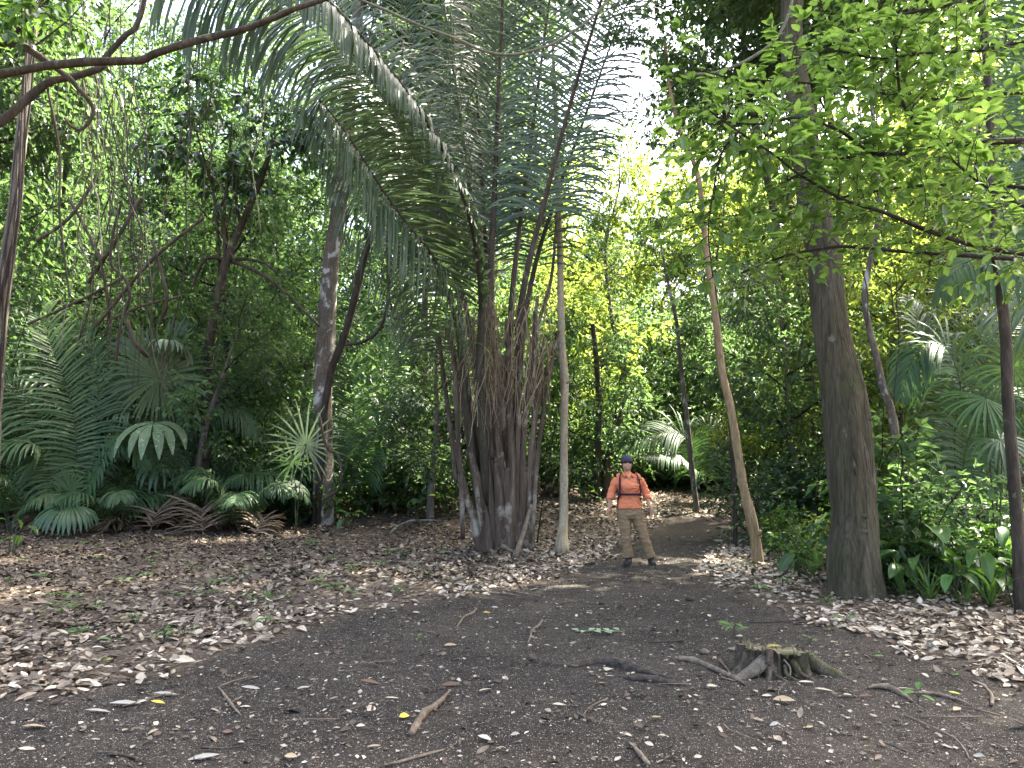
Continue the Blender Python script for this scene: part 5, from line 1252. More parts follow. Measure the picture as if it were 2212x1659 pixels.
for s in (-1, 1):                                     # collar wings and the button placket
    cw = [w_(-.104 + s * .062, .03, 1.415), w_(-.104 + s * .068, -.035, 1.405), w_(-.104 + s * .028, -.090, 1.345), w_(-.104 + s * .078, -.098, 1.335), w_(-.104 + s * .098, -.03, 1.375), w_(-.104 + s * .085, .03, 1.39)]
    cw = np.array(cw); out = np.vstack([cw, cw + [0, -.006, -.004]])
    mb.add(out, [np.array([[0, 1, 4, 5], [1, 2, 3, 4], [6, 11, 10, 7], [7, 10, 9, 8]]), np.array([[0, 6, 7, 1], [1, 7, 8, 2], [2, 8, 9, 3], [3, 9, 10, 4], [4, 10, 11, 5], [5, 11, 6, 0]])])
loft(mb, wr([(-.104, .018, 1.375, .074, .066), (-.106, .018, 1.41, .064, .058), (-.106, .018, 1.418, .060, .054)]), 24, 2)
mb.build('collar', SHIRT, man)
mb = MB(); tri = np.array([w_(-.104 - .034, -.088, 1.372), w_(-.104 + .034, -.088, 1.372), w_(-.102, -.128, 1.275)]); mb.add(np.vstack([tri, tri + [0, .04, 0]]), [np.array([[0, 2, 1], [3, 4, 5]]), np.array([[0, 1, 4, 3], [1, 2, 5, 4], [2, 0, 3, 5]])]); mb.build('neck_opening', SK, man)
mb = MB()
for s in (-1, 1):
    q = np.array([w_(-.092 + s * .085 + a, -.166 - .0 + abs(a) * .25 + .01, 1.222 + b) for a, b in ((-.055, .012), (.055, .012), (.055, -.012), (0, -.026), (-.055, -.012))])
    mb.add(np.vstack([q, q + [0, .02, 0]]), [np.array([[0, 1, 2, 3, 4][::-1]]), np.array([[i, (i + 1) % 5, (i + 1) % 5 + 5, i + 5] for i in range(5)])])
mb.build('pocket_flap', SHIRT, man)

mb = MB()
loft(mb, wr([(-.082, .008, .70, .10, .10), (-.080, .010, .76, .192, .125), (-.082, .010, .83, .190, .126), (-.085, .008, .90, .168, .115), (-.086, .006, .95, .155, .108)]), 32)
for s, A in LEG.items():
    P = spline([w_(*q) for q in A], 30); u = np.linspace(0, 1, 30)
    rr = np.interp(u, [0, .12, .3, .55, .75, .92, 1], [.10, .112, .100, .080, .076, .078, .082]) * (1 + .03 * np.sin(u * 46 + s) * (u > .5))
    tube(mb, P[:29], rr[:29], 20, .07, rs=s + 3)
    for k in range(12):
        z = rgp.uniform(.3, .98); p = np.array([np.interp(z, u, P[:, q]) for q in range(3)]); r = np.interp(z, u, rr)
        a = rgp.uniform(-2.6, -.5); c = p + [math.cos(a) * r * .97, math.sin(a) * r * .97, 0]
        tube(mb, [c + [-.02, 0, .012], c + [0, -.003, 0], c + [.02, 0, -.012 * rgp.choice([-1, 1])]], [.004, .009, .004], 6)
fuse(mb, 'trousers', KHAKI, man, .007, 2, .011)
mb = MB(); q = np.array([w_(.065 + a, -.088 + c, .79 + b) for a, b, c in ((0, .02, 0), (.055, .03, .045), (.06, .005, .045), (.005, -.006, 0))]); mb.add(np.vstack([q, q + [0, .03, 0]]), [np.array([[3, 2, 1, 0]]), np.array([[i, (i + 1) % 4, (i + 1) % 4 + 4, i + 4] for i in range(4)])]); mb.build('pocket_flap', plain_mat('light_khaki_cloth', (.32, .26, .14), .9), man)
for s, A in LEG.items():
    f = w_(*A[3]); mb = MB(); tx = -.055 if s < 0 else .012
    tube(mb, spline([f + [0, 0, .10], f + [0, .005, .03], f + [0, .0, -.05]], 8), [.058, .056, .054, .054, .052, .052, .05, .05], 16)
    tube(mb, spline([f + [0, .045, -.062], f + [tx * .3, -.02, -.06], f + [tx * .8, -.10, -.068], f + [tx, -.165, -.076]], 10), [.042, .047, .05, .05, .05, .05, .05, .048, .042, .028], 16, flatv=1.0)
    b = fuse(mb, 'boot', BOOT, man, .007, 2)
    v = np.zeros(len(b.data.vertices) * 3); b.data.vertices.foreach_get('co', v); v = v.reshape(-1, 3); v[:, 2] = np.maximum(v[:, 2], -.004); b.data.vertices.foreach_set('co', v.ravel())
# cap, hair, face
mb = MB()
loft(mb, wr([(HX, .012, 1.575, .086, .104), (HX, .012, 1.60, .088, .106), (HX, .014, 1.64, .080, .098), (HX, .016, 1.672, .055, .070), (HX, .016, 1.685, .02, .03)]), 28)
cap_ = mb.build('cap', CAPM, man)
mb = MB()
loft(mb, wr([(HX, .03, 1.47, .078, .075), (HX, .026, 1.52, .086, .086), (HX, .016, 1.56, .085, .097), (HX, .012, 1.582, .083, .101)]), 24)
for k in range(26):
    a = rgp.uniform(.15, 2.99); x0 = HX + .083 * math.cos(a); y0 = .0 - .098 * math.sin(a)
    tube(mb, [w_(x0, y0 + .004, 1.59), w_(x0 * 1 + rgp.normal(0, .006), y0 - .006, 1.578), w_(x0 + rgp.normal(0, .01), y0 - .002, 1.566 - .02 * abs(math.cos(a)))], [.010, .012, .004], 6)
mb.build('hair', HAIR, man)
EYE = plain_mat('eye', (.02, .015, .012), .3, 0, 10, 0)
for s in (-1, 1):
    mb = MB(); ball(mb, w_(HX + s * .031, -.0885, 1.546), (.011, .006, .005)); mb.build('eye', EYE, man)
    mb = MB(); tube(mb, [w_(HX + s * .014, -.094, 1.560), w_(HX + s * .032, -.092, 1.566), w_(HX + s * .05, -.078, 1.560)], [.004, .005, .003], 6); mb.build('eyebrow', HAIR, man)
mb = MB(); tube(mb, [w_(HX - .034, -.080, 1.500), w_(HX - .015, -.094, 1.490), w_(HX + .015, -.094, 1.490), w_(HX + .034, -.080, 1.500)], [.004, .0085, .0085, .004], 8); mb.build('mouth', plain_mat('lips', (.25, .07, .06), .5, .1), man)
mb = MB(); tube(mb, [w_(HX - .026, -.090, 1.4965), w_(HX - .012, -.1015, 1.4925), w_(HX + .012, -.1015, 1.4925), w_(HX + .026, -.090, 1.4965)], [.002, .0045, .0045, .002], 8); mb.build('teeth', plain_mat('teeth', (.7, .66, .58), .4, .05), man)
# rucksack with its straps (worn, so it is a thing of its own)
pk = thing('backpack', 'dark rucksack worn on the back of the walker with purple straps over the orange shirt', 'backpack', w_(-.09, .2, 1.1))
mb = MB(); loft(mb, wr([(-.09, .20, .93, .10, .05), (-.09, .21, .98, .135, .085), (-.09, .215, 1.15, .140, .09), (-.09, .21, 1.30, .125, .08), (-.09, .19, 1.37, .08, .05)]), 24); mb.build('bag', STRAP, pk)
def band(pts, wd, th=.006, n=30):
    P = spline([w_(*q) for q in pts], n); mb = MB(); T, U, V = frames(P)
    c = w_(-.09, 0, 0); out = P - c; out[:, 2] = 0; out = nrm(out); out = nrm(out - T * np.sum(out * T, 1, keepdims=True)); S = np.cross(T, out)
    X = np.stack([P + S * wd / 2, P + S * wd / 2 + out * th, P - S * wd / 2 + out * th, P - S * wd / 2], 1)
    i = np.arange(n - 1)[:, None] * 4; j = np.arange(4)[None]; j2 = (j + 1) % 4
    mb.add(X.reshape(-1, 3), [np.stack([i + j, i + j2, i + 4 + j2, i + 4 + j], -1).reshape(-1, 4), np.array([[3, 2, 1, 0]]), np.array([[0, 1, 2, 3]]) + (n - 1) * 4])
    return mb
band([(-.19, .14, 1.36), (-.205, .06, 1.392), (-.222, -.03, 1.38), (-.236, -.085, 1.32), (-.246, -.112, 1.24), (-.248, -.125, 1.17), (-.250, -.11, 1.09), (-.262, -.05, 1.03), (-.265, .06, .99)], .032, .012).build('shoulder_strap', STRAP, pk)
band([(.0, .14, 1.36), (.01, .06, 1.392), (.024, -.03, 1.38), (.040, -.085, 1.32), (.054, -.112, 1.24), (.064, -.125, 1.17), (.068, -.11, 1.09), (.080, -.05, 1.03), (.085, .06, .99)], .032, .012).build('shoulder_strap', STRAP, pk)
band([(-.270, .05, 1.07), (-.262, -.045, 1.075), (-.22, -.118, 1.08), (-.15, -.142, 1.082), (-.09, -.147, 1.082), (-.03, -.142, 1.082), (.04, -.118, 1.08), (.082, -.045, 1.075), (.09, .05, 1.07)], .030, .008).build('waist_strap', STRAP, pk)
band([(-.255, -.02, 1.05), (-.272, -.04, .98), (-.280, -.04, .90), (-.290, -.03, .84)], .020).build('loose_strap', STRAP, pk)
band([(.075, -.06, 1.06), (.070, -.10, 1.0), (.076, -.115, .95)], .020).build('loose_strap', STRAP, pk)
mb = MB(); ball(mb, w_(.052, -.135, 1.30), (.012, .008, .02)); ball(mb, w_(.03, -.138, 1.305), (.016, .006, .006)); mb.build('clip', STRAP, pk)

# ------------------------------------------------------------------ the stump
rg = np.random.default_rng(31)
SB = G(1680, 1447); SB[0] = at(1676, 1440, SB[1])[0]
st = thing('tree_stump', 'low mossy tree stump with spreading roots on the dark soil of the path', 'stump', SB)
sc = SB[1] / F
nA, nR = 200, 44
A = np.linspace(0, 2 * np.pi, nA, endpoint=False)
lob = [(math.pi + .55, .30, .28), (-.45, .26, .26), (math.pi * 1.42, .12, .20), (math.pi * 1.72, .10, .16), (.7, .20, .3), (2.3, .22, .3), (math.pi - .2, .16, .22)]
rt = np.array([.285, .20])                            # half sizes of the cut top
top = 1 + .10 * (vn(np.cos(A) * 2 + 5, np.sin(A) * 2, 3) - .5) * 2 + .22 * (vn(np.cos(A) * 5 + 5, np.sin(A) * 5, 6) - .5) + .14 * (vn(np.cos(A) * 14 + 5, np.sin(A) * 14, 8) - .5)
X = []
for k in range(nR):
    t = k / (nR - 1)                                  # 0 top .. 1 ground
    h = .145 * (1 - t) - .06 * t
    ex = sum(amp * np.exp(-((np.angle(np.exp(1j * (A - c)))) / wd) ** 2) for c, amp, wd in lob) * t ** 2.2
    notch = -.15 * np.exp(-((np.angle(np.exp(1j * (A - (math.pi * 1.56))))) / .22) ** 2) * math.sin(math.pi * min(1, t * 1.1)) - .05 * np.exp(-((np.angle(np.exp(1j * (A - (math.pi * 1.2))))) / .12) ** 2) * math.sin(math.pi * t)
    rough = .050 * (vn(np.cos(A) * 6 + 3, np.sin(A) * 6 + t * 2, 12) - .5) + .045 * (vn(np.cos(A) * 15 + t, np.sin(A) * 15 + t * 2, 13) - .5) + .026 * (vn(np.cos(A) * 34 + t * 2, np.sin(A) * 34 + t * 5, 15) - .5) + .014 * (vn(np.cos(A) * 60, np.sin(A) * 60 + t * 30, 16) - .5)
    r = top * (1 - .05 * math.sin(t * 3.1)) + (ex + notch + rough) / .25
    X.append(np.stack([np.cos(A) * r * rt[0], np.sin(A) * r * rt[1], h + .030 * np.cos(A + 2.6) * (1 - t) + .05 * (vn(np.cos(A) * 3, np.sin(A) * 3 + 9, 7) - .5) * (1 - t) + .035 * (vn(np.cos(A) * 12, np.sin(A) * 12 + 9, 7) - .5) * (1 - t) ** 3], 1))
X = np.array(X); mb = MB()
i = np.arange(nR - 1)[:, None] * nA; j = np.arange(nA)[None]; j2 = (j + 1) % nA
mb.add(X.reshape(-1, 3) + SB, np.stack([i + j, i + nA + j, i + nA + j2, i + j2], -1).reshape(-1, 4))
mb.build('bark', M['stump_bark'], st)
M['cut'] = bark_mat('weathered_cut_wood', (.11, .09, .05), (.22, .185, .11), (.33, .29, .19), (4, 22, 4), (.09, .10, .035), (.52, .62), 7, None, .6)
mb = MB(); c0 = X[0].mean(0); rings = [X[0] * [1, 1, 1], ]
Xt = [X[0] + [0, 0, .003]]
for f in (.85, .6, .35): Xt.append(c0 + (X[0] - c0) * f + np.stack([0 * A, 0 * A, .018 * (vn(np.cos(A) * 8 * f + 4, np.sin(A) * 8 * f, 17) - .3) - .012 * (1 - f)], 1))
V = np.vstack(Xt + [[c0 - [0, 0, .006]]]); m_ = len(Xt)
i = np.arange(m_ - 1)[:, None] * nA
mb.add(V + SB, [np.stack([i + j, i + j2, i + nA + j2, i + nA + j], -1).reshape(-1, 4), np.stack([(m_ - 1) * nA + np.arange(nA), (m_ - 1) * nA + (np.arange(nA) + 1) % nA, np.full(nA, m_ * nA)], 1)])
for k in range(26):                                   # splinters along the broken rim
    j = rg.integers(0, nA); p = SB + X[0][j] * [.93, .93, 1]; h = rg.uniform(.012, .045)
    tube(mb, [p - [0, 0, .02], p + [rg.normal(0, .006), rg.normal(0, .006), h * .5], p + [rg.normal(0, .012), rg.normal(0, .012), h]], [rg.uniform(.008, .018), .008, .002], 5, .3)
mb.build('cut_top', M['cut'], st)
M['stump_root'] = bark_mat('pale_stump_root', (.09, .075, .055), (.19, .165, .125), (.30, .27, .21), (22, 22, 22), (.075, .09, .03), (.60, .66), 12, None, .8)
def root_part(pts, r, mat=None):
    P = spline([SB + np.array(q) for q in pts], 18); mb = MB(); tube(mb, P, np.interp(np.linspace(0, 1, 18), np.linspace(0, 1, len(r)), r), 10, .2, rs=r[0] * 90); mb.build('root', mat or M['grey_root'], st)
root_part([(-.12, -.14, .10), (-.22, -.20, .055), (-.33, -.25, .012), (-.45, -.30, -.03), (-.55, -.31, -.06)], (.055, .046, .036, .028, .015), M['stump_root'])
root_part([(.20, -.08, .10), (.30, -.15, .045), (.40, -.20, .0), (.52, -.24, -.05)], (.06, .046, .034, .02), M['stump_bark'])
root_part([(-.10, -.15, .10), (-.13, -.22, .03), (-.15, -.28, -.05)], (.03, .024, .016), M['stump_bark'])
root_part([(.08, -.14, .10), (.10, -.20, .03), (.13, -.25, -.05)], (.032, .025, .016), M['stump_bark'])
for k in range(5):
    a = rg.uniform(3.6, 6.0); root_part([(math.cos(a) * .26, math.sin(a) * .19, rg.uniform(.03, .09)), (math.cos(a) * .33, math.sin(a) * .26, .025), (math.cos(a + .3) * .42, math.sin(a + .3) * .34, -.03)], (.014, .011, .006), M['stump_bark'])
root_part([(.0, -.18, .12), (.03, -.225, .07), (.01, -.26, -.02)], (.008, .006, .004), M['root'])

# ------------------------------------------------------------------ sticks, roots and a log
def stick(name, label, cat, pts, r, mk, group=None, lift=.0, rough=.2, forks=()):
    P = np.array([G(*q) for q in pts]); rr = np.asarray(r, float)
    n = max(14, 5 * len(pts)); Q = spline(P, n); rq = np.interp(np.linspace(0, 1, n), np.linspace(0, 1, len(rr)), rr)
    Q[:, 2] = gz(Q[:, 0], Q[:, 1]) + rq * .45 + lift + .008
    mb = MB(); tube(mb, Q, rq, 9, rough, rs=pts[0][0])
    for fp, fr in forks:
        P = np.array([G(*q) for q in fp]); Q2 = spline(P, 8); Q2[:, 2] = gz(Q2[:, 0], Q2[:, 1]) + .012
        tube(mb, Q2, np.linspace(fr, fr * .4, 8), 7, rough, rs=fp[0][0])
    return tag(mb.build(name, M[mk], loc=Q[0]), label, cat, group)
def r2(*l): return [(734.4 + .3414 * a, 1092.7 + .3414 * b) for a, b in l]
def r3(*l): return [(1468.8 + .3414 * a, 1092.7 + .3414 * b) for a, b in l]
def r1(*l): return [(.3414 * a, 1092.7 + .3414 * b) for a, b in l]
stick('exposed_root', 'thick dark grey tapering root surfacing left of the stump', 'root', r2((1340, 1006), (1440, 1012), (1540, 1008), (1640, 1000), (1710, 1010), (1800, 1030), (1880, 1050), (1980, 1072), (2080, 1092)), (.008, .018, .03, .034, .045, .050, .040, .028, .01), 'grey_root', lift=-.012, rough=.3)
stick('exposed_root', 'smooth grey root running just below the thick dark root', 'root', r2((1740, 1088), (1850, 1103), (1960, 1112), (2060, 1130), (2140, 1142), (2190, 1150)), (.012, .022, .026, .028, .024, .008), 'grey_root', lift=-.006)
stick('fallen_branch', 'pale knobbly branch with short forks lying against the left foot of the stump', 'branch', r3((-10, 985), (40, 985), (110, 1005), (210, 1045), (290, 1078), (345, 1105), (420, 1145)), (.024, .026, .018, .020, .020, .018, .006), 'root', forks=((r3((250, 985), (285, 1025), (322, 1075)), .012), (r3((258, 1098), (300, 1110), (350, 1122)), .011)))
stick('exposed_root', 'forked pale root at the right with a two leaved seedling beside it', 'root', r3((1190, 1165), (1270, 1162), (1340, 1175), (1410, 1210), (1475, 1250)), (.010, .020, .020, .015, .006), 'root')
stick('exposed_root', 'long thin pale root running right from the forked pale root', 'root', r3((1470, 1200), (1600, 1205), (1720, 1230), (1790, 1255), (1850, 1282)), (.008, .010, .012, .008, .004), 'root')
stick('fallen_stick', 'crooked stick near the right edge below the leaf litter', 'stick', r3((1850, 1120), (1910, 1150), (1955, 1185), (1978, 1230), (1975, 1275)), (.006, .010, .012, .012, .010), 'root')
stick('fallen_stick', 'thin twig running down to the lower right corner', 'stick', r3((1420, 1335), (1520, 1385), (1640, 1440), (1740, 1490), (1800, 1560), (1832, 1622)), (.003, .005, .006, .006, .005, .003), 'root')
stick('fallen_stick', 'thin root trailing from the right side of the stump', 'stick', r3((890, 1025), (960, 1042), (1010, 1065), (1042, 1098)), (.012, .009, .008, .004), 'root')
stick('fallen_stick', 'dark twig lying on the soil above the stump', 'stick', r3((430, 742), (540, 745), (650, 740), (720, 748)), (.006, .008, .006, .003), 'grey_root')
stick('fallen_stick', 'thick fibrous piece of wood beside a yellow leaf at the lower middle', 'stick', r2((700, 1180), (645, 1240), (600, 1285), (540, 1330), (490, 1390), (450, 1465)), (.006, .012, .022, .026, .026, .018), 'root', rough=.35)
stick('fallen_stick', 'curved pale stick in the middle of the path', 'stick', r2((862, 660), (835, 690), (785, 712), (760, 745), (738, 780)), (.010, .014, .012, .010, .006), 'root')
stick('fallen_stick', 'wavy pale stick left of the flat green compound leaf', 'stick', r2((1280, 735), (1255, 770), (1215, 800), (1205, 840), (1188, 880)), (.012, .014, .012, .010, .006), 'root')
stick('fallen_stick', 'long slim twig at the bottom edge left of the centre', 'stick', r2((655, 1563), (560, 1595), (470, 1618), (370, 1638), (265, 1656)), (.004, .008, .008, .007, .004), 'root')
stick('fallen_stick', 'pale stick at the bottom edge right of the centre', 'stick', r2((1830, 1510), (1870, 1555), (1905, 1605), (1955, 1660)), (.006, .012, .014, .012), 'root')
stick('fallen_stick', 'strand of pale fibre lying on the dark soil at the left', 'stick', r1((1382, 1160), (1420, 1210), (1450, 1250), (1480, 1295), (1528, 1338)), (.004, .009, .010, .009, .003), 'root', rough=.4)
stick('fallen_stick', 'brown twig on the soil at the bottom left', 'stick', r1((605, 1580), (700, 1585), (790, 1605), (870, 1625), (925, 1642)), (.004, .007, .009, .007, .003), 'grey_root')
stick('fallen_stick', 'thin pale bent twig at the edge of the left litter', 'stick', r1((560, 1058), (600, 1095), (630, 1140), (652, 1185)), (.003, .005, .006, .004), 'root')
stick('fallen_stick', 'thin dark twig lying right of the bottom left twig', 'stick', r1((1480, 1530), (1530, 1505), (1570, 1488), (1640, 1490)), (.003, .004, .004, .003), 'grey_root')
stick('fallen_stick', 'long straight pale stick along the edge of litter in front of the great palm', 'stick', r2((690, 540), (800, 545), (900, 555), (1000, 563), (1110, 572)), (.012, .018, .018, .016, .008), 'root')
stick('fallen_stick', 'slim pale stick right of the long straight stick before the great palm', 'stick', r2((1060, 545), (1150, 560), (1270, 580)), (.008, .010, .006), 'root')
stick('fallen_stick', 'straight mossy stick on the litter left of the great palm', 'stick', r2((140, 355), (350, 352), (550, 348), (780, 340)), (.015, .022, .022, .012), 'green_stalk')
stick('fallen_stick', 'curved whitish branch arching on the litter left of the great palm', 'branch', r2((315, 195), (345, 165), (385, 140), (460, 115), (640, 112)), (.012, .03, .034, .03, .014), 'dead_vine', lift=.05)
stick('fallen_stick', 'dark stick leaning under the curved whitish branch', 'stick', r2((395, 140), (460, 190), (540, 235)), (.018, .02, .012), 'grey_root')
stick('fallen_log', 'thin bluish grey log lying behind the foot of the leaning tan trunk', 'log', r3((390, 214), (500, 214), (620, 216), (730, 220)), (.03, .04, .04, .03), 'bark_grey')
stick('fallen_branch', 'pale bare branch rising to the right behind the leaning tan trunk', 'branch', r3((520, 165), (610, 130)), (.04, .03), 'bark_grey', lift=.05)
stick('fallen_stick', 'thin pale stick in the litter in front of the stout trunk', 'stick', r3((1225, 640), (1190, 700), (1140, 760), (1085, 800)), (.005, .008, .008, .005), 'root')
stick('fallen_stick', 'pale stick at the edge of the right litter left of the stout trunk', 'stick', r3((705, 655), (760, 700), (830, 740)), (.012, .014, .008), 'root')
stick('fallen_stick', 'faint grey root across the soil left of the stump', 'root', r2((1960, 872), (2060, 868), (2160, 866), (2260, 874)), (.005, .008, .008, .004), 'grey_root')
for k in range(60):                                   # small twigs strewn on the litter and path
    xq, yq = rg.uniform(20, 2190), rg.uniform(1190, 1640); g = G(xq, yq)
    P = wander(g + [0, 0, .02], [rg.normal(), rg.normal(), 0], rg.uniform(.12, .5), 6, rg, .35); P[:, 2] = gz(P[:, 0], P[:, 1]) + .022
    mb = MB(); tube(mb, P, np.linspace(rg.uniform(.003, .008), .002, 6), 5, .2, rs=k)
    tag(mb.build('twig', M['root' if rg.random() < .6 else 'grey_root'], loc=P[0]), 'short dry twig lying loose on the forest floor', 'twig', 'loose twigs on the forest floor')

# ------------------------------------------------------------------ single leaves that stand out on the floor
def flatmat(name, col, rough=.55):
    return leaf_mat(name, tuple(c * .75 for c in col), col, tuple(c * .8 for c in col), .12, rough, .4, 0, .25)
LC = {'cream': flatmat('cream_leaf', (.46, .42, .29)), 'yellow': flatmat('yellow_leaf', (.62, .46, .06)), 'tan': flatmat('tan_leaf', (.36, .28, .17)), 'grey': flatmat('grey_leaf', (.33, .32, .27)), 'brown': flatmat('brown_leaf', (.13, .075, .045)),
      'green': flatmat('fresh_green_leaf', (.14, .26, .06)), 'lime': flatmat('lime_leaf', (.36, .44, .08)), 'white': flatmat('whitish_leaf', (.48, .46, .37)), 'ochre': flatmat('ochre_leaf', (.36, .27, .09))}
def fallen_leaf(pxy, size, mk, label, asp=.5, ang=None, tilt=.15, curl=.05, dz=.02, group=None, pos=None):
    g = G(*pxy) if pos is None else np.array(pos)
    Lm = size * g[1] / F
    a = rg.uniform(0, 6.28) if ang is None else R(ang)
    D = np.array([[math.cos(a), math.sin(a), rg.normal(0, tilt * .6)]]); N = nrm(np.array([[rg.normal(0, tilt), rg.normal(0, tilt) - tilt * .8, 1]]))
    mb = MB(); leaves(mb, (g - D[0] * Lm / 2 + [0, 0, dz])[None], D, N, Lm, Lm * asp, rg.uniform(.5, 1, 1), True, curl, .14)
    return tag(mb.build('fallen_leaf', LC[mk], loc=g), label, 'leaf', group)
for pxy, s, mk, lab, asp, ang in (
    ((1047, 1603), 33, 'white', 'whitish oval leaf lying flat at the bottom middle of the path', .62, -25), ((1048, 1498), 30, 'cream', 'cream leaf in the middle of the path above the whitish oval leaf', .42, 25), ((873, 1554), 22, 'yellow', 'round yellow leaf beside the thick fibrous piece of wood', .8, 10),
    ((1315, 1453), 30, 'cream', 'pale yellow leaf propped against the thick dark grey root', .75, 60), ((1305, 1482), 26, 'tan', 'tan leaf just below the pale leaf on the grey root', .45, 20), ((1209, 1528), 34, 'cream', 'long cream leaf in the path below the grey roots', .28, 25),
    ((779, 1576), 20, 'cream', 'small cream leaf left of the round yellow leaf', .55, 0), ((847, 1514), 30, 'cream', 'narrow cream leaf above the round yellow leaf', .25, 0), ((973, 1398), 28, 'tan', 'pale tan leaf on the path below the curved pale stick', .45, 20),
    ((900, 1327), 18, 'cream', 'small cream leaf near the left border of the path', .4, 0), ((1069, 1316), 14, 'white', 'tiny white leaf on the path right of the curved pale stick', .5, 0), ((1052, 1327), 16, 'yellow', 'small yellow leaf right of the curved pale stick', .5, 10),
    ((973, 1485), 46, 'brown', 'brown curled leaf with pale edge left of the middle of the path', .4, -15), ((1539, 1490), 28, 'cream', 'pale green leaf lying below the pale knobbly branch', .5, 20), ((1742, 1480), 32, 'white', 'pale leaf in front of the stump', .32, -15),
    ((1781, 1496), 40, 'cream', 'long pale yellow leaf in front of the stump to its right', .26, -8), ((1831, 1507), 18, 'cream', 'small rounded cream leaf right of the stump', .65, -20), ((1870, 1510), 30, 'brown', 'reddish brown leaf right of the small rounded cream leaf', .4, 5),
    ((1694, 1519), 46, 'tan', 'crumpled tan leaf on the soil below the stump', .5, -15), ((2063, 1505), 24, 'lime', 'yellow green leaf near the long thin root at the right', .4, -25), ((1899, 1423), 22, 'green', 'greyish green leaf on the soil right of the stump', .4, -30),
    ((2182, 1451), 60, 'lime', 'large pale green leaf at the right edge of the litter', .38, -15), ((2063, 1463), 20, 'green', 'small dull green leaf below the right litter', .6, 0), ((1957, 1495), 38, 'cream', 'cream leaf lying on the forked pale root', .3, -10),
    ((420, 1378), 24, 'cream', 'bright cream leaf in the left litter near the path', .7, 10), ((229, 1431), 44, 'lime', 'long yellow green leaf at the edge of the left litter', .25, 5), ((393, 1434), 64, 'cream', 'big cream leaf with upturned tip at the edge of the left litter', .5, 5),
    ((140, 1446), 56, 'cream', 'broad pale leaf in the left litter near the left edge', .55, 10), ((178, 1489), 52, 'tan', 'broad tan leaf below the broad pale leaf at the left', .5, 20), ((270, 1526), 66, 'grey', 'long grey curled leaf on the soil left of the yellow leaf', .3, 5),
    ((212, 1542), 52, 'grey', 'grey green leaf tip pointing left on the soil', .28, 12), ((307, 1524), 24, 'white', 'folded whitish leaf touching the yellow leaf at the left', .8, 60), ((341, 1524), 32, 'yellow', 'bright yellow leaf on the soil at the left', .35, -5),
    ((358, 1504), 52, 'grey', 'narrow grey leaf above the bright yellow leaf', .26, 10), ((73, 1576), 46, 'tan', 'single tan leaf on bare soil in the lower left corner', .42, 22), ((440, 1646), 64, 'grey', 'curled grey leaf at the bottom edge on the left', .25, 20),
    ((628, 1643), 28, 'tan', 'round tan leaf at the bottom edge left of the middle', .65, 0), ((655, 1494), 28, 'grey', 'oval spotted leaf on the soil at the left', .5, 30), ((543, 1492), 42, 'grey', 'slim pale leaf left of the oval spotted leaf', .3, 8), ((800, 1480), 46, 'brown', 'dark brown leaf on the path left of the curled brown leaf', .3, -10)):
    fallen_leaf(pxy, s, mk, lab, asp, ang)
fallen_leaf((1670, 1375), 36, 'ochre', 'ochre leaf resting on the cut top of the stump', .55, 170, .1, .1, .01, None, SB + [-.02, -.02, .172])
for k in range(90):
    while True:
        xq, yq = rg.uniform(0, 2212), rg.uniform(1235, 1655); g = G(xq, yq)
        if path_sd(g[0], g[1])[0] > .12: break
    fallen_leaf((xq, yq), rg.uniform(8, 24) * (.6 + (yq - 1235) / 700), rg.choice(['cream', 'tan', 'grey', 'brown', 'tan', 'grey']), 'small dry leaf lying by itself on the bare soil of the path', rg.uniform(.3, .65), None, .2, rg.uniform(-.1, .2), .014, 'small dry leaves on the path')

# ------------------------------------------------------------------ seedlings
def seedling(pxy, n, L, h, label, group=None, mk='seedling'):
    g = G(*pxy); t = MB(); l = MB()
    for k in range(n):
        az = k * 2.4 + rg.uniform(0, 1); d = np.array([math.cos(az), math.sin(az), 0]); hh = h * rg.uniform(.5, 1.1)
        p = g + d * .02 + [0, 0, hh]
        tube(t, spline([g - [0, 0, .02], g + [0, 0, hh * .6], p], 5), .003, 4, cap=False)
        leaves(l, p[None], (d + [0, 0, rg.uniform(-.1, .5)])[None], nrm(np.array([[rg.normal(0, .2), rg.normal(0, .2), 1]])), L * rg.uniform(.7, 1.2), L * .48, rg.random(1), True, .2, .15)
    k0 = l.n
    l.v += t.v; l.t += t.t; l.e += t.e; l.f += [f + k0 for f in t.f]; l.m += [np.full(len(f), 1, int) for f in t.f]; l.n += t.n
    return tag(l.build('seedling', [M[mk], M['green_stalk']], loc=g), label, 'seedling', group)
seedling((1984, 1524), 3, .10, .10, 'two leaved bright green seedling by the forked pale root at the right')
seedling((1586, 1374), 7, .11, .10, 'small leafy sprout growing behind the left edge of the stump')
seedling((1750, 1393), 4, .06, .06, 'tiny sprout at the right edge of the top of the stump')
seedling((898, 1386), 3, .05, .06, 'tiny green sprout on the left part of the path')
seedling((1800, 1366), 5, .05, .03, 'flat sprout on the soil above the stump')
for q in ((955, 365), (780, 510), (1210, 415), (1490, 390), (460, 605), (1110, 580), (790, 268), (1230, 580), (350, 588), (2000, 495), (1680, 358), (140, 370), (1590, 430), (1300, 590), (560, 660), (1400, 345), (720, 370), (1900, 460), (1380, 500), (1970, 270), (240, 480), (90, 500)):
    seedling(r1(q)[0], rg.integers(3, 7), rg.uniform(.08, .13), rg.uniform(.04, .12), 'small green seedling sprouting through the leaf litter on the left', 'seedlings in the left litter')
for k in range(46):
    while True:
        xq, yq = rg.uniform(0, 1150), rg.uniform(1165, 1400); g = G(xq, yq)
        if path_sd(g[0], g[1])[0] < -.3: break
    seedling((xq, yq), rg.integers(3, 8), rg.uniform(.06, .12), rg.uniform(.03, .12), 'small green seedling sprouting through the leaf litter on the left', 'seedlings in the left litter')
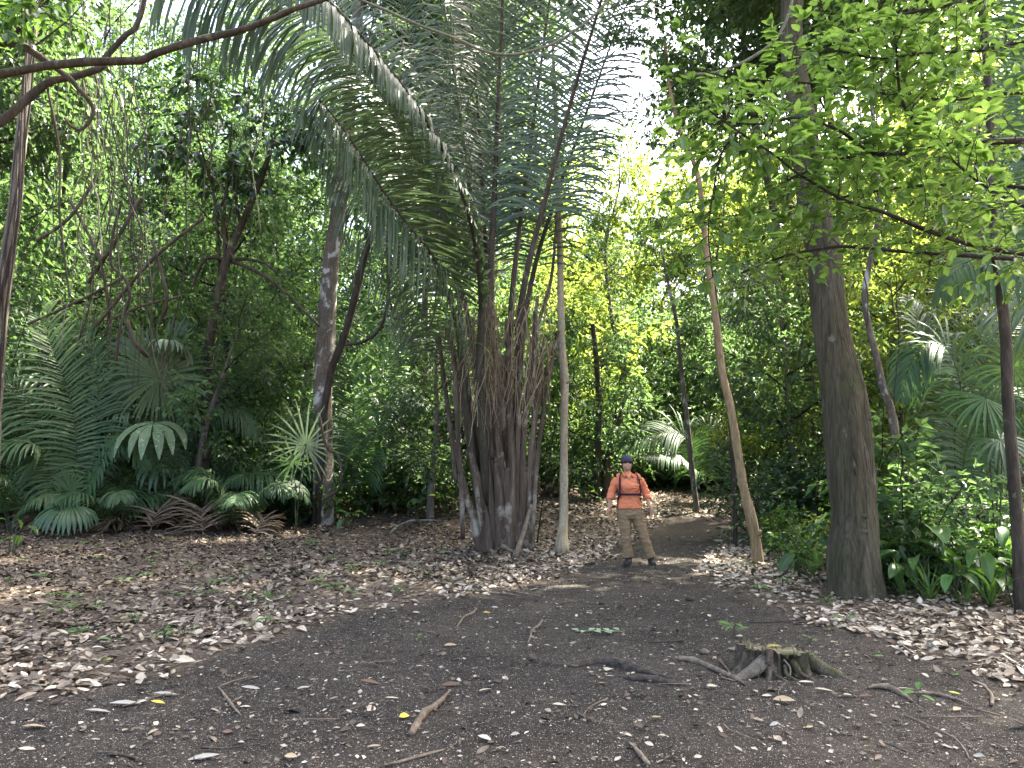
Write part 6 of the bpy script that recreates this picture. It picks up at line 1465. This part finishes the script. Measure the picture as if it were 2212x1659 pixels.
for q in ((560, 470), (300, 330), (640, 300), (200, 330), (1130, 330), (1250, 215), (1420, 290), (1500, 290), (80, 420), (440, 400), (1100, 300)):
    seedling(r2(q)[0], rg.integers(3, 7), rg.uniform(.08, .13), rg.uniform(.04, .14), 'small green seedling in the litter around the foot of the great palm', 'seedlings around the great palm')
for q in ((560, 300), (700, 320), (650, 520), (420, 430), (930, 650), (1050, 770), (500, 560), (860, 480), (720, 370), (600, 250)):
    seedling(r3(q)[0], rg.integers(3, 7), rg.uniform(.08, .14), rg.uniform(.05, .16), 'small green seedling in the litter left of the stout trunk', 'seedlings left of the stout trunk')
for q, n in (((1700, 600), 26), ((1500, 480), 18), ((1330, 520), 14)):
    g = G(*r1(q)[0]); grass_tuft(g, n, .2, 'thin tuft of grass in the leaf litter on the left', 'seedling', 'grass tufts in the left litter', .004)
# flat green compound leaf lying on the path
g = G(1294, 1368); mb = MB(); K = 9
for k in range(K):
    s = (k - (K - 1) / 2) / K; p = g + [s * .42, .02 * math.sin(k), .02]
    leaves(mb, p[None], np.array([[rg.normal(0, .5), -.8 if k % 2 else .8, .1]]), np.array([[0, -.2, 1.0]]), .11, .05, rg.random(1), True, .1, .12)
tube(mb, [g + [-.22, 0, .015], g + [0, 0, .022], g + [.22, 0, .015]], .003, 4)
tag(mb.build('fallen_sprig', leaf_mat('faded_green_leaf', (.20, .30, .17), (.34, .44, .27), (.2, .3, .1), .15), loc=g), 'pale green compound leaf lying flat on the middle of the path', 'leaf sprig')
# stones
for xq, yq, s in ((1522, 1412, .045), (1660, 1505, .025), (1531, 1293, .035), (1012, 1400, .02), (1300, 1305, .04), (1490, 1298, .05)):
    g = G(xq, yq); mb = MB(); ball(mb, g + [0, 0, s * .35], (s, s * .7, s * .55), None, 14, 9)
    v = mb.v[0] - g; v = v * (1 + .25 * (vn(v[:, 0] * 60 + 3, v[:, 1] * 60 + v[:, 2] * 50, xq) - .5))[:, None]; mb.v[0] = v + g
    tag(mb.build('stone', M['root' if s < .046 and xq > 1510 else 'grey_root'], loc=g, smooth=False), {1522: 'tan stone on the path left of the stump', 1660: 'reddish brown stone below the stump', 1531: 'brown lump on the path near the feet of the walker', 1012: 'tiny stone in the middle of the path', 1300: 'grey lump on the path below the great palm', 1490: 'low grey stone right of the brown lump on the path'}[xq], 'stone')

for o in SC.objects:
    if '_abs' in o: del o['_abs']
